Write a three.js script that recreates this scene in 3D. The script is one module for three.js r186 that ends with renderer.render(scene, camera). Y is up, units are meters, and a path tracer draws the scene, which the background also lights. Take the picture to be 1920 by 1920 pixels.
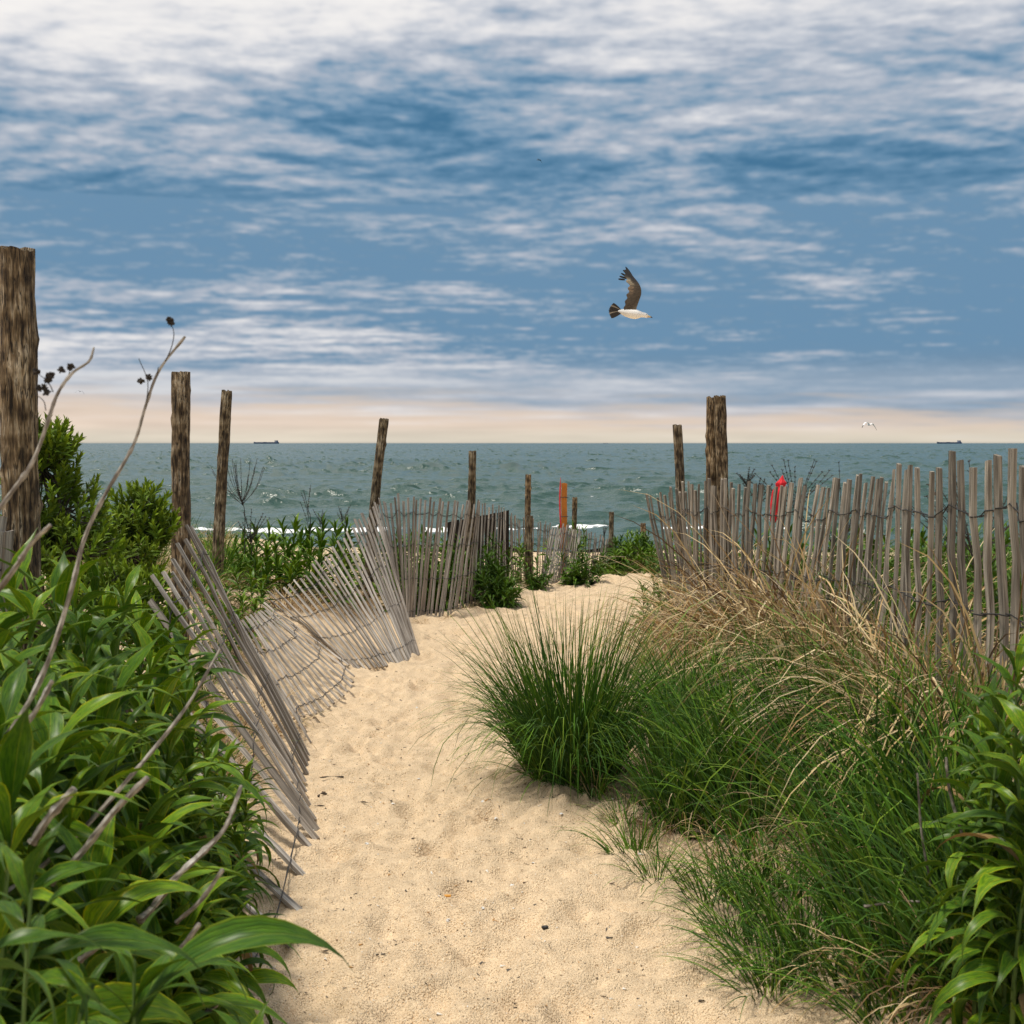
import * as THREE from 'three';
import { mergeGeometries } from 'three/addons/utils/BufferGeometryUtils.js';
import { createNoise2D, createNoise3D } from 'simplex-noise';

// ---------- camera ----------
const scene = new THREE.Scene();
const FOCAL = 2501 / 960, EYE = 1.55, TILT = Math.atan(129 / 2501);
const camera = new THREE.PerspectiveCamera(2 * Math.atan(1 / FOCAL) * 180 / Math.PI, 1, 0.05, 150000);
camera.position.set(0, EYE, 0);
camera.rotation.x = -TILT;
camera.focus = 9; camera.userData.fStop = 11;

// ---------- random numbers and noise ----------
function rngOf(seed) { let s = seed >>> 0; return () => { s = (s + 0x6d2b79f5) | 0; let t = Math.imul(s ^ (s >>> 15), 1 | s); t = (t + Math.imul(t ^ (t >>> 7), 61 | t)) ^ t; return ((t ^ (t >>> 14)) >>> 0) / 4294967296; }; }
const rng = rngOf(20260);
const rr = (a, b, r = rng) => a + (b - a) * r();
const n2 = createNoise2D(rngOf(11)), n3 = createNoise3D(rngOf(12));
const clamp = THREE.MathUtils.clamp, lerp = THREE.MathUtils.lerp;
const sm = (a, b, x) => { const t = clamp((x - a) / (b - a), 0, 1); return t * t * (3 - 2 * t); };
const fbm = (x, y, o) => { let s = 0, a = 0.5; for (let i = 0; i < o; i++, a *= 0.52, x = x * 2.03 + 7.1, y = y * 2.03 - 3.7) s += a * n2(x, y); return s; };
const curve = (pts) => (x) => { if (x <= pts[0][0]) return pts[0][1]; for (let i = 1; i < pts.length; i++) if (x <= pts[i][0]) { const t = (x - pts[i - 1][0]) / (pts[i][0] - pts[i - 1][0]); return lerp(pts[i - 1][1], pts[i][1], t * t * (3 - 2 * t)); } return pts[pts.length - 1][1]; };

// ---------- sky: a broken overcast, computed for every direction ----------
const SKYW = 4096, SKYH = 2048;
function makeSky() {
  const data = new Float32Array(SKYW * SKYH * 4);
  const base = curve([[0, 0.5], [2.2, 0.5], [3.2, 0.4], [4.6, 0.3], [6.4, 0.22], [8.2, 0.26], [10, 0.31], [12, 0.40], [14.5, 0.53], [18, 0.70], [30, 0.74], [90, 0.82]]);
  const gain = curve([[9, 0.93], [17, 0.96], [30, 0.98], [50, 1.08], [90, 1.15]]);
  const ramp = [[0, 0.045, 0.16, 0.3], [0.15, 0.08, 0.205, 0.345], [0.3, 0.14, 0.275, 0.425], [0.45, 0.27, 0.38, 0.505], [0.6, 0.43, 0.485, 0.575], [0.75, 0.60, 0.63, 0.69], [0.92, 0.79, 0.785, 0.80], [1.15, 0.96, 0.93, 0.90]];
  const tone = (b, o) => { if (b < 0.1) b = 0.1 * Math.exp((b - 0.1) / 0.25); b = clamp(b > 0.95 ? 1.15 - 0.2 * Math.exp(-(b - 0.95) / 0.2) : b, 0, 1.149); let i = 1; while (ramp[i][0] < b) i++; const A = ramp[i - 1], B = ramp[i], t = (b - A[0]) / (B[0] - A[0]); for (let c = 0; c < 3; c++) o[c] = lerp(A[c + 1], B[c + 1], t); };
  const o = [0, 0, 0], low = [0.88, 0.71, 0.57], lower = [0.80, 0.71, 0.57], lilac = [0.46, 0.52, 0.60];
  const billow = (x, y, oc) => { let s = 0, a = 0.5; for (let i = 0; i < oc; i++, a *= 0.55, x = x * 2.1 + 5.3, y = y * 2.1 - 8.1) s += a * (2.0 * Math.abs(n2(x, y)) - 0.75); return s; };
  for (let j = 0; j < SKYH; j++) {
    const el = ((j + 0.5) / SKYH - 0.5) * 180;
    if (el < 0) { for (let i = 0; i < SKYW; i++) { const k = (j * SKYW + i) * 4; data[k] = 0.25; data[k + 1] = 0.27; data[k + 2] = 0.28; data[k + 3] = 1; } continue; }
    const e = el * Math.PI / 180, h = Math.sin(e) + 0.09, ce = Math.cos(e), far = el > 50;
    const b0 = base(el), fade = sm(0.8, 4.5, el), oct = far ? 3 : 5;
    for (let i = 0; i < SKYW; i++) {
      const a = ((i + 0.5) / SKYW - 0.25) * 2 * Math.PI;          // 0 = out to sea, + to the right
      const X = ce * Math.sin(a) / h, Z = ce * Math.cos(a) / h;
      const wx = n2(X * 0.7 + 3, Z * 0.7) * 0.1, wz = n2(X * 0.6 - 9, Z * 0.6 + 4) * 0.1;
      const u = ((X + wx) * 0.95 + (Z + wz) * 0.3) * 0.75, v = (Z + wz) * 0.95 - (X + wx) * 0.2;
      const broad = fbm(u * 0.55 + 5, v * 0.75 + 1, 3);
      const n = fbm(u * 1.5 + 2, v * 1.5, oct), bl = billow(u * 2.4, v * 2.3 + 3, oct), bl2 = billow(u * 2.4 - 0.03, v * 2.3 + 3 - 0.14, far ? 3 : 5), fine = far ? 0 : fbm(u * 9 + 20, v * 9, 3);
      let b = b0 + broad * 0.42 + n * (0.15 + 0.07 * fade) + bl * 0.09 * fade + (bl - bl2) * 0.15 * fade + fine * 0.08 * fade;
      const s3 = Math.sin(3 * a), c2 = Math.cos(2 * a + 0.4);
      b += -s3 * 0.4 * Math.exp(-(((el - 4.0) / 2.2) ** 2)) - s3 * 0.12 * sm(9, 16, el) + (c2 - 0.6) * 0.05 + 0.06;
      const st = fbm(a * 5.2 + 40, el * 2.3 + a * 0.9, 5);         // long flat streaks low over the sea
      const ly = fbm(a * 13 + el * 0.35 + 70, el * 1.5 - a * 1.2, 5), ly2 = fbm(a * 34 + 9, el * 3.4 - a * 2, 4);
      b += st * 0.3 * (1 - sm(4, 10, el)) + (far ? 0 : (ly * 0.13 + ly2 * 0.06) * fade * (1 - sm(12, 24, el) * 0.6));
      if (el < 13 && b < 0.34) b = lerp(b, 0.34 - 0.12 * (1 - Math.exp((b - 0.34) / 0.2)), 1 - sm(9.5, 13, el));
      if (!far) b += (ly2 * 0.07 + fine * 0.06) * fade;
      tone(b, o);
      const g = gain(el), k = (j * SKYW + i) * 4;
      const wl = 1 - sm(0.6, 2.4, el + st * 0.9 + s3 * 0.45), w2 = 1 - sm(0.15, 0.9, el), w3 = Math.exp(-(((el - 2.5) / 0.9) ** 2)) * 0.5;
      for (let c = 0; c < 3; c++) { let x = lerp(o[c], lilac[c], w3); x = lerp(x, lerp(low[c], lower[c], w2) * (0.97 + 0.12 * st), wl * 0.93); data[k + c] = x * g; }
      data[k + 3] = 1;
    }
  }
  const t = new THREE.DataTexture(data, SKYW, SKYH, THREE.RGBAFormat, THREE.FloatType);
  t.mapping = THREE.EquirectangularReflectionMapping; t.magFilter = THREE.LinearFilter; t.minFilter = THREE.LinearFilter; t.needsUpdate = true;
  return t;
}
scene.background = makeSky();
scene.environment = scene.background;

// ---------- sun: high on the left, spread wide by the cloud ----------
const sun = new THREE.DirectionalLight(new THREE.Color(1.0, 0.93, 0.82), 3.4);
sun.position.set(-15, 52, -10); sun.target.position.set(0, 0, -8);
sun.castShadow = true; sun.shadow.radius = 16; sun.shadow.mapSize.set(2048, 2048);
Object.assign(sun.shadow.camera, { left: -25, right: 25, top: 25, bottom: -25, near: 1, far: 140 });
scene.add(sun, sun.target);

const renderer = new THREE.WebGLRenderer({ antialias: true });
renderer.toneMapping = THREE.LinearToneMapping;
renderer.toneMappingExposure = 1.03;
renderer.shadowMap.enabled = true;

// ---------- helpers ----------
const V = (x, y, z) => new THREE.Vector3(x, y, z);
function at(px, py, d) {                                             // the point d metres out to sea that the photograph shows at px, py
  const x = (px - 960) / 2501, y = -(py - 960) / 2501, c = Math.cos(TILT), s = Math.sin(TILT);
  const ry = y * c - s, rz = -c - y * s;
  return V(x, ry, rz).multiplyScalar(d / -rz).add(V(0, EYE, 0));
}
const used = new Map();
function numbered(name) { const n = used.get(name) ?? 0; used.set(name, n + 1); return n ? name + '_' + String(n).padStart(3, '0') : name; }
function tag(o, label, category, group, kind) { if (label) o.userData.label = label; if (category) o.userData.category = category; if (group) o.userData.group = group; if (kind) o.userData.kind = kind; return o; }
function thing(name, label, category, p, group) { const g = new THREE.Group(); g.name = numbered(name); g.position.copy(p ?? V(0, 0, 0)); scene.add(g); return tag(g, label, category, group); }
function part(name, geo, mat, parent) { const m = new THREE.Mesh(geo, mat); m.name = name; parent.add(m); return m; }
function single(name, geo, mat, label, category, p, group) { const m = new THREE.Mesh(geo, mat); m.name = numbered(name); if (p) m.position.copy(p); scene.add(m); return tag(m, label, category, group); }
function structure(name, geo, mat) { const m = new THREE.Mesh(geo, mat); m.name = name; m.userData.kind = 'structure'; scene.add(m); return m; }
function geoOf(pos, idx, uv, col) {
  const g = new THREE.BufferGeometry();
  g.setAttribute('position', new THREE.Float32BufferAttribute(pos, 3));
  if (uv) g.setAttribute('uv', new THREE.Float32BufferAttribute(uv, 2));
  if (col) g.setAttribute('color', new THREE.Float32BufferAttribute(col, 3));
  g.setIndex(idx); g.computeVertexNormals();
  return g;
}
function tube(pts, radii, sides = 6, closed = true) {                // a tapered round stem through the points
  const pos = [], idx = [], uv = []; let n = V(0, 0, 1), len = 0;
  for (let i = 0; i < pts.length; i++) {
    const t = pts[Math.min(i + 1, pts.length - 1)].clone().sub(pts[Math.max(i - 1, 0)]).normalize();
    if (i) len += pts[i].distanceTo(pts[i - 1]);
    n.addScaledVector(t, -n.dot(t)); if (n.lengthSq() < 1e-6) n = V(1, 0, 0).addScaledVector(t, -t.x); n.normalize();
    const b = t.clone().cross(n), r = Array.isArray(radii) ? radii[i] : radii;
    for (let k = 0; k <= sides; k++) { const a = k / sides * Math.PI * 2; const q = pts[i].clone().addScaledVector(n, Math.cos(a) * r).addScaledVector(b, Math.sin(a) * r); pos.push(q.x, q.y, q.z); uv.push(k / sides * 6.3 * r, len); }
  }
  const w = sides + 1;
  for (let i = 0; i < pts.length - 1; i++) for (let k = 0; k < sides; k++) { const a = i * w + k; idx.push(a, a + 1, a + w, a + 1, a + w + 1, a + w); }
  if (closed) for (const e of [0, pts.length - 1]) { const c = pos.length / 3; pos.push(pts[e].x, pts[e].y, pts[e].z); uv.push(0, 0); for (let k = 0; k < sides; k++) e ? idx.push(c, e * w + k, e * w + k + 1) : idx.push(c, k + 1, k); }
  return geoOf(pos, idx, uv);
}
function smooth(pts, n) { return new THREE.CatmullRomCurve3(pts).getPoints(n); }
const S2 = (x) => Math.round(255 * clamp(x, 0, 1));
function texture(w, h, f, srgb = true, repeat = true) {              // f(u, v) gives sRGB or plain values 0..1
  const d = new Uint8Array(w * h * 4);
  for (let y = 0; y < h; y++) for (let x = 0; x < w; x++) { const c = f(x / w, y / h), k = (y * w + x) * 4; if (c.length) { d[k] = S2(c[0]); d[k + 1] = S2(c[1]); d[k + 2] = S2(c[2]); } else d[k] = d[k + 1] = d[k + 2] = S2(c); d[k + 3] = 255; }
  const t = new THREE.DataTexture(d, w, h, THREE.RGBAFormat);
  t.magFilter = THREE.LinearFilter; t.minFilter = THREE.LinearMipmapLinearFilter; t.wrapS = t.wrapT = repeat ? THREE.RepeatWrapping : THREE.ClampToEdgeWrapping; if (srgb) t.colorSpace = THREE.SRGBColorSpace; t.needsUpdate = true;
  return t;
}
const tor = (u, v, fu, fv, o, k) => {                                // noise that tiles in u and v
  let s = 0, a = 0.5; for (let i = 0; i < o; i++, a *= 0.55, fu *= 2, fv *= 2) { const U = u * Math.PI * 2, W = v * Math.PI * 2, ru = fu / 6.283, rv = fv / 6.283; s += a * (n3(Math.cos(U) * ru + k + i * 9, Math.sin(U) * ru, Math.cos(W) * rv + i * 5) + n3(Math.sin(U) * ru + 31 + k, Math.cos(U) * ru, Math.sin(W) * rv - 17)) * 0.6; } return s;
};
const std = (o) => new THREE.MeshStandardMaterial(o);
const leafy = (o) => new THREE.MeshPhysicalMaterial({ roughness: 1, transmission: 0.3, thickness: 0, side: THREE.DoubleSide, ...o });
const lin = (r, g, b) => new THREE.Color().setRGB(r, g, b);

// ---------- sand: path, dunes and beach in one sheet ----------
const prints = [];
{ const r = rngOf(77);
  for (let i = 0; i < 520; i++) { const d = 3 + 12.5 * r() ** 1.25, side = r() < 0.5 ? -1 : 1; const cx = d < 9 ? lerp(0.05, -0.15, d / 9) : lerp(-0.15, 0.7, (d - 9) / 6); prints.push([cx + rr(-0.85, 0.85, r), -d, rr(0.05, 0.1, r), rr(0.09, 0.16, r), rr(-0.5, 0.5, r) + 0.1 * side, rr(0.008, 0.022, r)]); } }
const cellOf = new Map();
for (const p of prints) { const k = Math.floor(p[1] * 2); for (let q = -1; q <= 1; q++) { if (!cellOf.has(k + q)) cellOf.set(k + q, []); cellOf.get(k + q).push(p); } }
const beach = curve([[0, 0], [15.0, 0], [17.5, -0.18], [24, -1.2], [45, -2.55], [66, -3.02], [90, -4.2], [300, -6]]);
const rightRamp = curve([[0, 0.5], [5, 0.47], [6.5, 0.42], [8.2, 0.34], [10.6, 0.14], [13, 0.1], [40, 0.1]]);
function landform(x, z) {
  const d = -z, seaward = 1 - sm(15, 30, d);
  let h = d > 0 ? beach(d) : 0;
  h += 0.6 * sm(-1.1, -3.4, x) * seaward * (0.55 + 0.45 * sm(2, 7, d)) * (1 - 0.5 * sm(9.5, 12, d)) + 0.16 * sm(-1.0, -1.7, x) * sm(8, 10, d) * seaward;
  h += rightRamp(d) * sm(0.72, 1.85, x) * seaward + 0.12 * sm(1.9, 4, x) * seaward;
  h += fbm(x * 0.35 + 4, z * 0.35, 3) * 0.16 * sm(1.6, 4, Math.abs(x)) * (1 - 0.7 * sm(10, 13, d));
  h += 0.07 * Math.exp(-(((x - 0.24) / 0.38) ** 2) - (((z + 5.95) / 0.45) ** 2));        // sand gathered round the big tussock
  return h;
}
function ground(x, z) {
  let h = landform(x, z); const d = -z;
  if (d > 1.5 && d < 17 && Math.abs(x) < 4) {
    h += fbm(x * 1.7, z * 1.7 + 8, 2) * 0.04 + fbm(x * 6 + 3, z * 6, 3) * 0.022 + fbm(x * 19, z * 19, 3) * 0.0085;
    for (const [px, pz, rx, rz, a, dep] of cellOf.get(Math.floor(z * 2)) ?? []) {
      const dx = x - px, dz = z - pz; if (dx * dx + dz * dz > 0.09) continue;
      const c = Math.cos(a), s = Math.sin(a), q = ((dx * c + dz * s) / rx) ** 2 + ((dz * c - dx * s) / rz) ** 2;
      h += -dep * (1 - sm(0.55, 1.15, Math.sqrt(q))) + dep * 0.5 * Math.exp(-(((Math.sqrt(q) - 1.35) / 0.28) ** 2));
    }
  }
  return h;
}
const onGround = (x, z, lift = 0) => V(x, ground(x, z) + lift, z);
function groundAt(px, py) {                                          // where the line of sight through px, py meets the sand
  let d0 = 1; for (let d = 1; d < 60; d += 0.02) { const p = at(px, py, d); if (p.y < landform(p.x, p.z)) { d0 = d; break; } }
  const p = at(px, py, d0); return onGround(p.x, p.z);
}
{
  const line = (fine, lo, hi, grow) => { const a = [...fine]; let s = fine[1] - fine[0], x = fine[0]; const pre = []; while (x > lo) { s *= grow; x -= s; pre.unshift(Math.max(x, lo)); } s = fine.at(-1) - fine.at(-2); x = fine.at(-1); const post = []; while (x < hi) { s *= grow; x += s; post.push(Math.min(x, hi)); } return [...pre, ...a, ...post]; };
  const fx = [], fz = [];
  for (let x = -1.9; x <= 2.0001; x += 0.021) fx.push(x);
  for (let z = -16.5; z < -9; z += 0.045) fz.push(z);
  for (let z = -9; z <= -2.9; z += 0.021) fz.push(z);
  const xs = line(fx, -400, 400, 1.13), zs = line(fz, -130, 160, 1.13), pos = [], uv = [], idx = [];
  for (const z of zs) for (const x of xs) { pos.push(x, ground(x, z), z); uv.push(x, -z); }
  for (let j = 0; j < zs.length - 1; j++) for (let i = 0; i < xs.length - 1; i++) { const a = j * xs.length + i, b = a + xs.length; idx.push(a, b, a + 1, a + 1, b, b + 1); }
  const sandColor = texture(1024, 1024, (u, v) => {
    const fine = n2(u * 512, v * 512) * 0.5 + n2(u * 300 + 9, v * 300) * 0.5, mid = tor(u, v, 14, 14, 3, 2), bits = n2(u * 190 + 50, v * 190 + 4), pale = n2(u * 230 - 50, v * 230 + 14);
    let k = 1 + fine * 0.12 + mid * 0.08; let c = [0.85 * k, 0.75 * k, 0.61 * k];
    if (bits > 0.8) c = [0.42, 0.31, 0.2]; else if (bits > 0.7) c = [0.66, 0.53, 0.38]; else if (pale > 0.82) c = [0.95, 0.91, 0.84]; else if (pale < -0.84) c = [0.74, 0.52, 0.3];
    return c;
  });
  const sandBump = texture(1024, 1024, (u, v) => 0.5 + 0.22 * n2(u * 400, v * 400) + 0.18 * n2(u * 170 + 4, v * 170) + 0.3 * tor(u, v, 22, 22, 2, 6));
  for (const t of [sandColor, sandBump]) { t.repeat.set(1 / 1.55, 1 / 1.55); }
  structure('ground', geoOf(pos, idx, uv), std({ map: sandColor, bumpMap: sandBump, bumpScale: 0.014, roughness: 0.97 }));
}

// ---------- sea: swell and chop out to the horizon ----------
const SEA = -3;
{
  const waves = [], r = rngOf(5);
  for (let i = 0; i < 34; i++) { const L = 1.5 * 1.17 ** i * 0.55 + rr(0, 0.6, r), a = (i > 22 ? rr(-0.3, 0.3, r) : rr(-0.95, 0.95, r)); waves.push([2 * Math.PI / L * Math.sin(a), 2 * Math.PI / L * Math.cos(a), rr(0, 6.28, r), (L < 9 ? 0.02 : 0.0115) * Math.min(L, 18) * rr(0.6, 1.2, r) * 0.5]); }
  const breakers = [[2.2, 99, 17, 2.2, 0.62], [13, 97, 9, 2, 0.5], [-7, 108, 9, 2, 0.3], [-26, 118, 14, 2.2, 0.32], [4, 205, 15, 4, 0.6], [-14, 213, 12, 4, 0.5], [-24, 86, 12, 1.7, 0.25], [18, 84, 14, 1.7, 0.3], [20, 150, 20, 3, 0.4], [-30, 150, 16, 3, 0.4], [0, 76, 40, 1.6, 0.35], [36, 120, 14, 2.4, 0.5]];
  const height = (x, z) => {
    let h = 0; const wob = n2(x * 0.02, z * 0.02) * 2.2, gust = 0.7 + 0.5 * n2(x * 0.008 + 3, z * 0.012);
    for (const [kx, kz, p, A] of waves) { const s = Math.sin(kx * x + kz * z + p + wob * (kz > 1 ? 1 : 0.4)); h += A * gust * (1 - Math.abs(s) * 1.25); }
    if (-z < 900) for (let o = 0, s = 1; o < 3; o++, s *= 2.6) { const q = n2(x / (2.6 * s) + o * 31, z / (1.25 * s) + n2(x * 0.05, z * 0.05)) - 0.22; if (q > 0) h += q * q * (3 - 2 * Math.min(q, 1)) * 0.3 * s ** 0.55 * gust; }
    for (const [bx, bd, w, t, A] of breakers) { const dx = x - bx; if (Math.abs(dx) > w * 1.3) continue; const dz = -z - bd + dx * dx * 0.01 + n2(x * 0.2, bd) * 1.2; h += A * Math.exp(-((dx / w) ** 2) * 1.4) * (dz > 0 ? Math.exp(-((dz / (t * 2.2)) ** 2)) : Math.exp(-((dz / t) ** 2))); }
    return h;
  };
  const angles = [], rows = [];
  for (let a = -80; a < -26; a += 1.5) angles.push(a);
  for (let a = -26; a <= 26; a += 0.07) angles.push(a);
  for (let a = 27.5; a <= 80; a += 1.5) angles.push(a);
  for (let y = 118; y > 0.4; y -= 0.3) rows.push(4.55 * 1334 / y);
  rows.push(24000, 45000, 90000);
  const pos = [], nor = [], idx = [], uv = [];
  for (const d of rows) for (const a of angles) {
    const x = d * Math.tan(a * Math.PI / 180 * 0.98), z = -d, far = 1 - sm(6000, 20000, d), e = 0.22 + d * 0.0006, k = 1.15;
    const h = height(x, z), hx = (height(x + e, z) - h) / e, hz = (height(x, z + e) - h) / e;
    pos.push(x, SEA + h * far * (d < 1500 ? 1 : 0.6), z); const l = Math.hypot(hx * k, 1, hz * k); nor.push(-hx * k / l, 1 / l, -hz * k / l); uv.push(x / 9, z / 9);
  }
  const w = angles.length;
  for (let j = 0; j < rows.length - 1; j++) for (let i = 0; i < w - 1; i++) { const q = j * w + i; idx.push(q, q + 1, q + w, q + 1, q + w + 1, q + w); }
  const g = geoOf(pos, idx, uv); g.setAttribute('normal', new THREE.Float32BufferAttribute(nor, 3));
  const ripple = texture(512, 512, (u, v) => 0.5 + 0.6 * tor(u, v, 10, 22, 4, 8), false);
  structure('sea', g, new THREE.MeshPhysicalMaterial({ color: lin(0.036, 0.078, 0.062), roughness: 0.26, ior: 1.33, bumpMap: ripple, bumpScale: 0.09 }));

  // surf: broken water thrown up along the shore and on the nearest crest
  const foam = (pts, wide, high, seed) => {
    const p = [], ix = [], rows = pts.length, cols = 9;
    for (let i = 0; i < rows; i++) for (let c = 0; c < cols; c++) {
      const t = i / (rows - 1), s = c / (cols - 1), ends = Math.sin(Math.PI * t) ** 0.35, m = 0.7 + 0.4 * n2(pts[i].x * 0.28 + seed, seed) + 0.15 * n2(pts[i].x * 1.3, seed), ww = wide * ends * Math.max(0.12, m);
      const q = (s - 0.5) * ww, lump = Math.sin(Math.PI * s) ** 0.6 * high * ends * Math.max(0.1, m + 0.3 * n2(pts[i].x * 1.7, q * 2 + seed));
      p.push(pts[i].x, pts[i].y + (c === 0 || c === cols - 1 ? -0.12 : lump), pts[i].z + q + 0.6 * n2(pts[i].x * 0.3, seed + 4));
    }
    for (let i = 0; i < rows - 1; i++) for (let c = 0; c < cols - 1; c++) { const q = i * cols + c; ix.push(q, q + 1, q + cols, q + 1, q + cols + 1, q + cols); }
    return geoOf(p, ix);
  };
  const white = std({ color: lin(0.82, 0.83, 0.82), roughness: 0.95 });
  const run = (x0, x1, d, y) => { const a = []; const n = Math.ceil((x1 - x0) / 0.35); for (let i = 0; i <= n; i++) { const x = lerp(x0, x1, i / n); a.push(V(x, y, -d - n2(x * 0.06, d) * 1.5)); } return a; };
  const surf = mergeGeometries([foam(run(-60, 62, 65, SEA + 0.03), 5.5, 0.1, 1), foam(run(-58, 60, 68, SEA + 0.08), 3.4, 0.26, 2)]);
  const s = structure('surf', surf, white); s.userData.kind = 'stuff'; tag(s, 'white broken surf along the waterline below the dune', 'surf');
  const crest = structure('whitecap', mergeGeometries([foam(run(3.0, 7.6, 98.8, SEA + 0.6), 0.5, 0.09, 5)]), white);
  crest.userData.kind = 'stuff'; tag(crest, 'thin white foam on the crest of breaking swell', 'foam');
}

// ---------- weathered wood ----------
function woodTexture(seed, dark, mid, light, streak, darkShare, size = 512, long = 1.5, lines = 0.35) {
  const mixc = (a, b, t) => [lerp(a[0], b[0], t), lerp(a[1], b[1], t), lerp(a[2], b[2], t)];
  const hgt = [];
  const color = texture(size, size, (u, v) => {
    const g = tor(u, v, streak, long, 4, seed), fine = tor(u, v, streak * 4, long * 3.4, 2, seed + 40), patch = tor(u, v, 3, long * 1.7, 3, seed + 80);
    let t = clamp(0.5 + g * 0.95 + patch * 0.5, 0, 1); let c = t < 0.5 ? mixc(dark, mid, t * 2) : mixc(mid, light, t * 2 - 1);
    const split = 1 - sm(0.015, 0.06, Math.abs(tor(u, v, streak * 1.6, long * 0.7, 2, seed + 140))), crack = Math.max(sm(darkShare, darkShare + 0.16, Math.abs(g + fine * 0.35)), split * lines); c = mixc(c, [dark[0] * 0.5, dark[1] * 0.5, dark[2] * 0.5], crack * 0.75);
    const k = 1 + fine * 0.28; hgt.push(clamp(0.55 + fine * 0.35 + g * 0.35 - crack * 0.5, 0, 1)); return [c[0] * k, c[1] * k, c[2] * k];
  });
  let i = 0; const bump = texture(size, size, () => hgt[i++], false);
  return [color, bump];
}
const woodMat = (tex, scale, bump, extra = {}) => { const [a, b] = tex.map((t) => { const c = t.clone(); c.repeat.set(scale[0], scale[1]); c.needsUpdate = true; return c; }); return std({ map: a, bumpMap: b, bumpScale: bump, roughness: 0.92, ...extra }); };
const slatTex = woodTexture(3, [0.37, 0.34, 0.31], [0.63, 0.605, 0.57], [0.79, 0.765, 0.73], 7, 0.42);
const postTex = woodTexture(23, [0.20, 0.15, 0.095], [0.47, 0.39, 0.28], [0.78, 0.71, 0.60], 15, 0.36, 1024, 8.5, 0.8);
const slatMats = [1.0, 0.86, 1.12, 0.74].map((k, i) => woodMat(slatTex, [6, 1.1 + 0.1 * i], 0.003, { color: lin(k, k * (0.98 - 0.01 * i), k * (0.96 - 0.02 * i)) }));
const tanSlatMats = [0.85, 0.66, 1.0, 0.52].map((k, i) => woodMat(slatTex, [7, 1.3 + 0.1 * i], 0.004, { color: lin(k, k * 0.93, k * 0.82) }));
const farSlatMats = [0.95, 0.75].map((k) => woodMat(slatTex, [6, 1], 0.003, { color: lin(k, k * 0.9, k * 0.82) }));
const postMats = [[0.98, 1, 1.03], [0.84, 0.87, 0.86], [1.25, 1.17, 1.04], [1.1, 1.07, 1.0]].map((k, i) => woodMat(postTex, [2.2 + 0.3 * i, 0.9 + 0.13 * i], 0.012, { color: lin(...k) }));
const wireMat = std({ color: lin(0.05, 0.047, 0.045), roughness: 0.6, metalness: 0.5 });

// split slats: a few uneven laths, 1 m long, that all fences share
const slatGeos = [];
for (let v = 0; v < 8; v++) {
  const r = rngOf(300 + v), pos = [], idx = [], uv = [], rows = 7, wob = rr(-1, 1, r), lop = rr(-0.006, 0.006, r), uo = rr(0, 1, r), vo = rr(0, 1, r);
  for (let i = 0; i < rows; i++) {
    const t = i / (rows - 1), w = 0.019 * (1 + rr(-0.09, 0.09, r)) * (i === rows - 1 ? 0.97 : 1), th = 0.005 * (1 + rr(-0.2, 0.2, r)), bx = Math.sin(t * Math.PI) * 0.006 * wob + rr(-0.001, 0.001, r), bz = Math.sin(t * Math.PI) * 0.008 * rr(-1, 1, r);
    const c = [[-w, -th], [w, -th], [w, th], [-w, th]];
    for (let k = 0; k < 4; k++) for (const q of [k, (k + 1) % 4]) { pos.push(c[q][0] + bx, t + (i === rows - 1 ? c[q][0] * lop * 30 : 0), c[q][1] + bz); uv.push(uo + (c[q][0] + (k % 2 ? c[q][1] : 0)), vo + t); }
  }
  for (let i = 0; i < rows - 1; i++) for (let k = 0; k < 4; k++) { const a = i * 8 + k * 2; idx.push(a, a + 8, a + 1, a + 1, a + 8, a + 9); }
  for (const i of [0, rows - 1]) { const b = pos.length / 3; for (let k = 0; k < 4; k++) { const s = (i * 8 + k * 2) * 3; pos.push(pos[s], pos[s + 1], pos[s + 2]); uv.push(uo + k * 0.01, vo); } i ? idx.push(b, b + 3, b + 2, b, b + 2, b + 1) : idx.push(b, b + 1, b + 2, b, b + 2, b + 3); }
  slatGeos.push(geoOf(pos, idx, uv));
}
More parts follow.
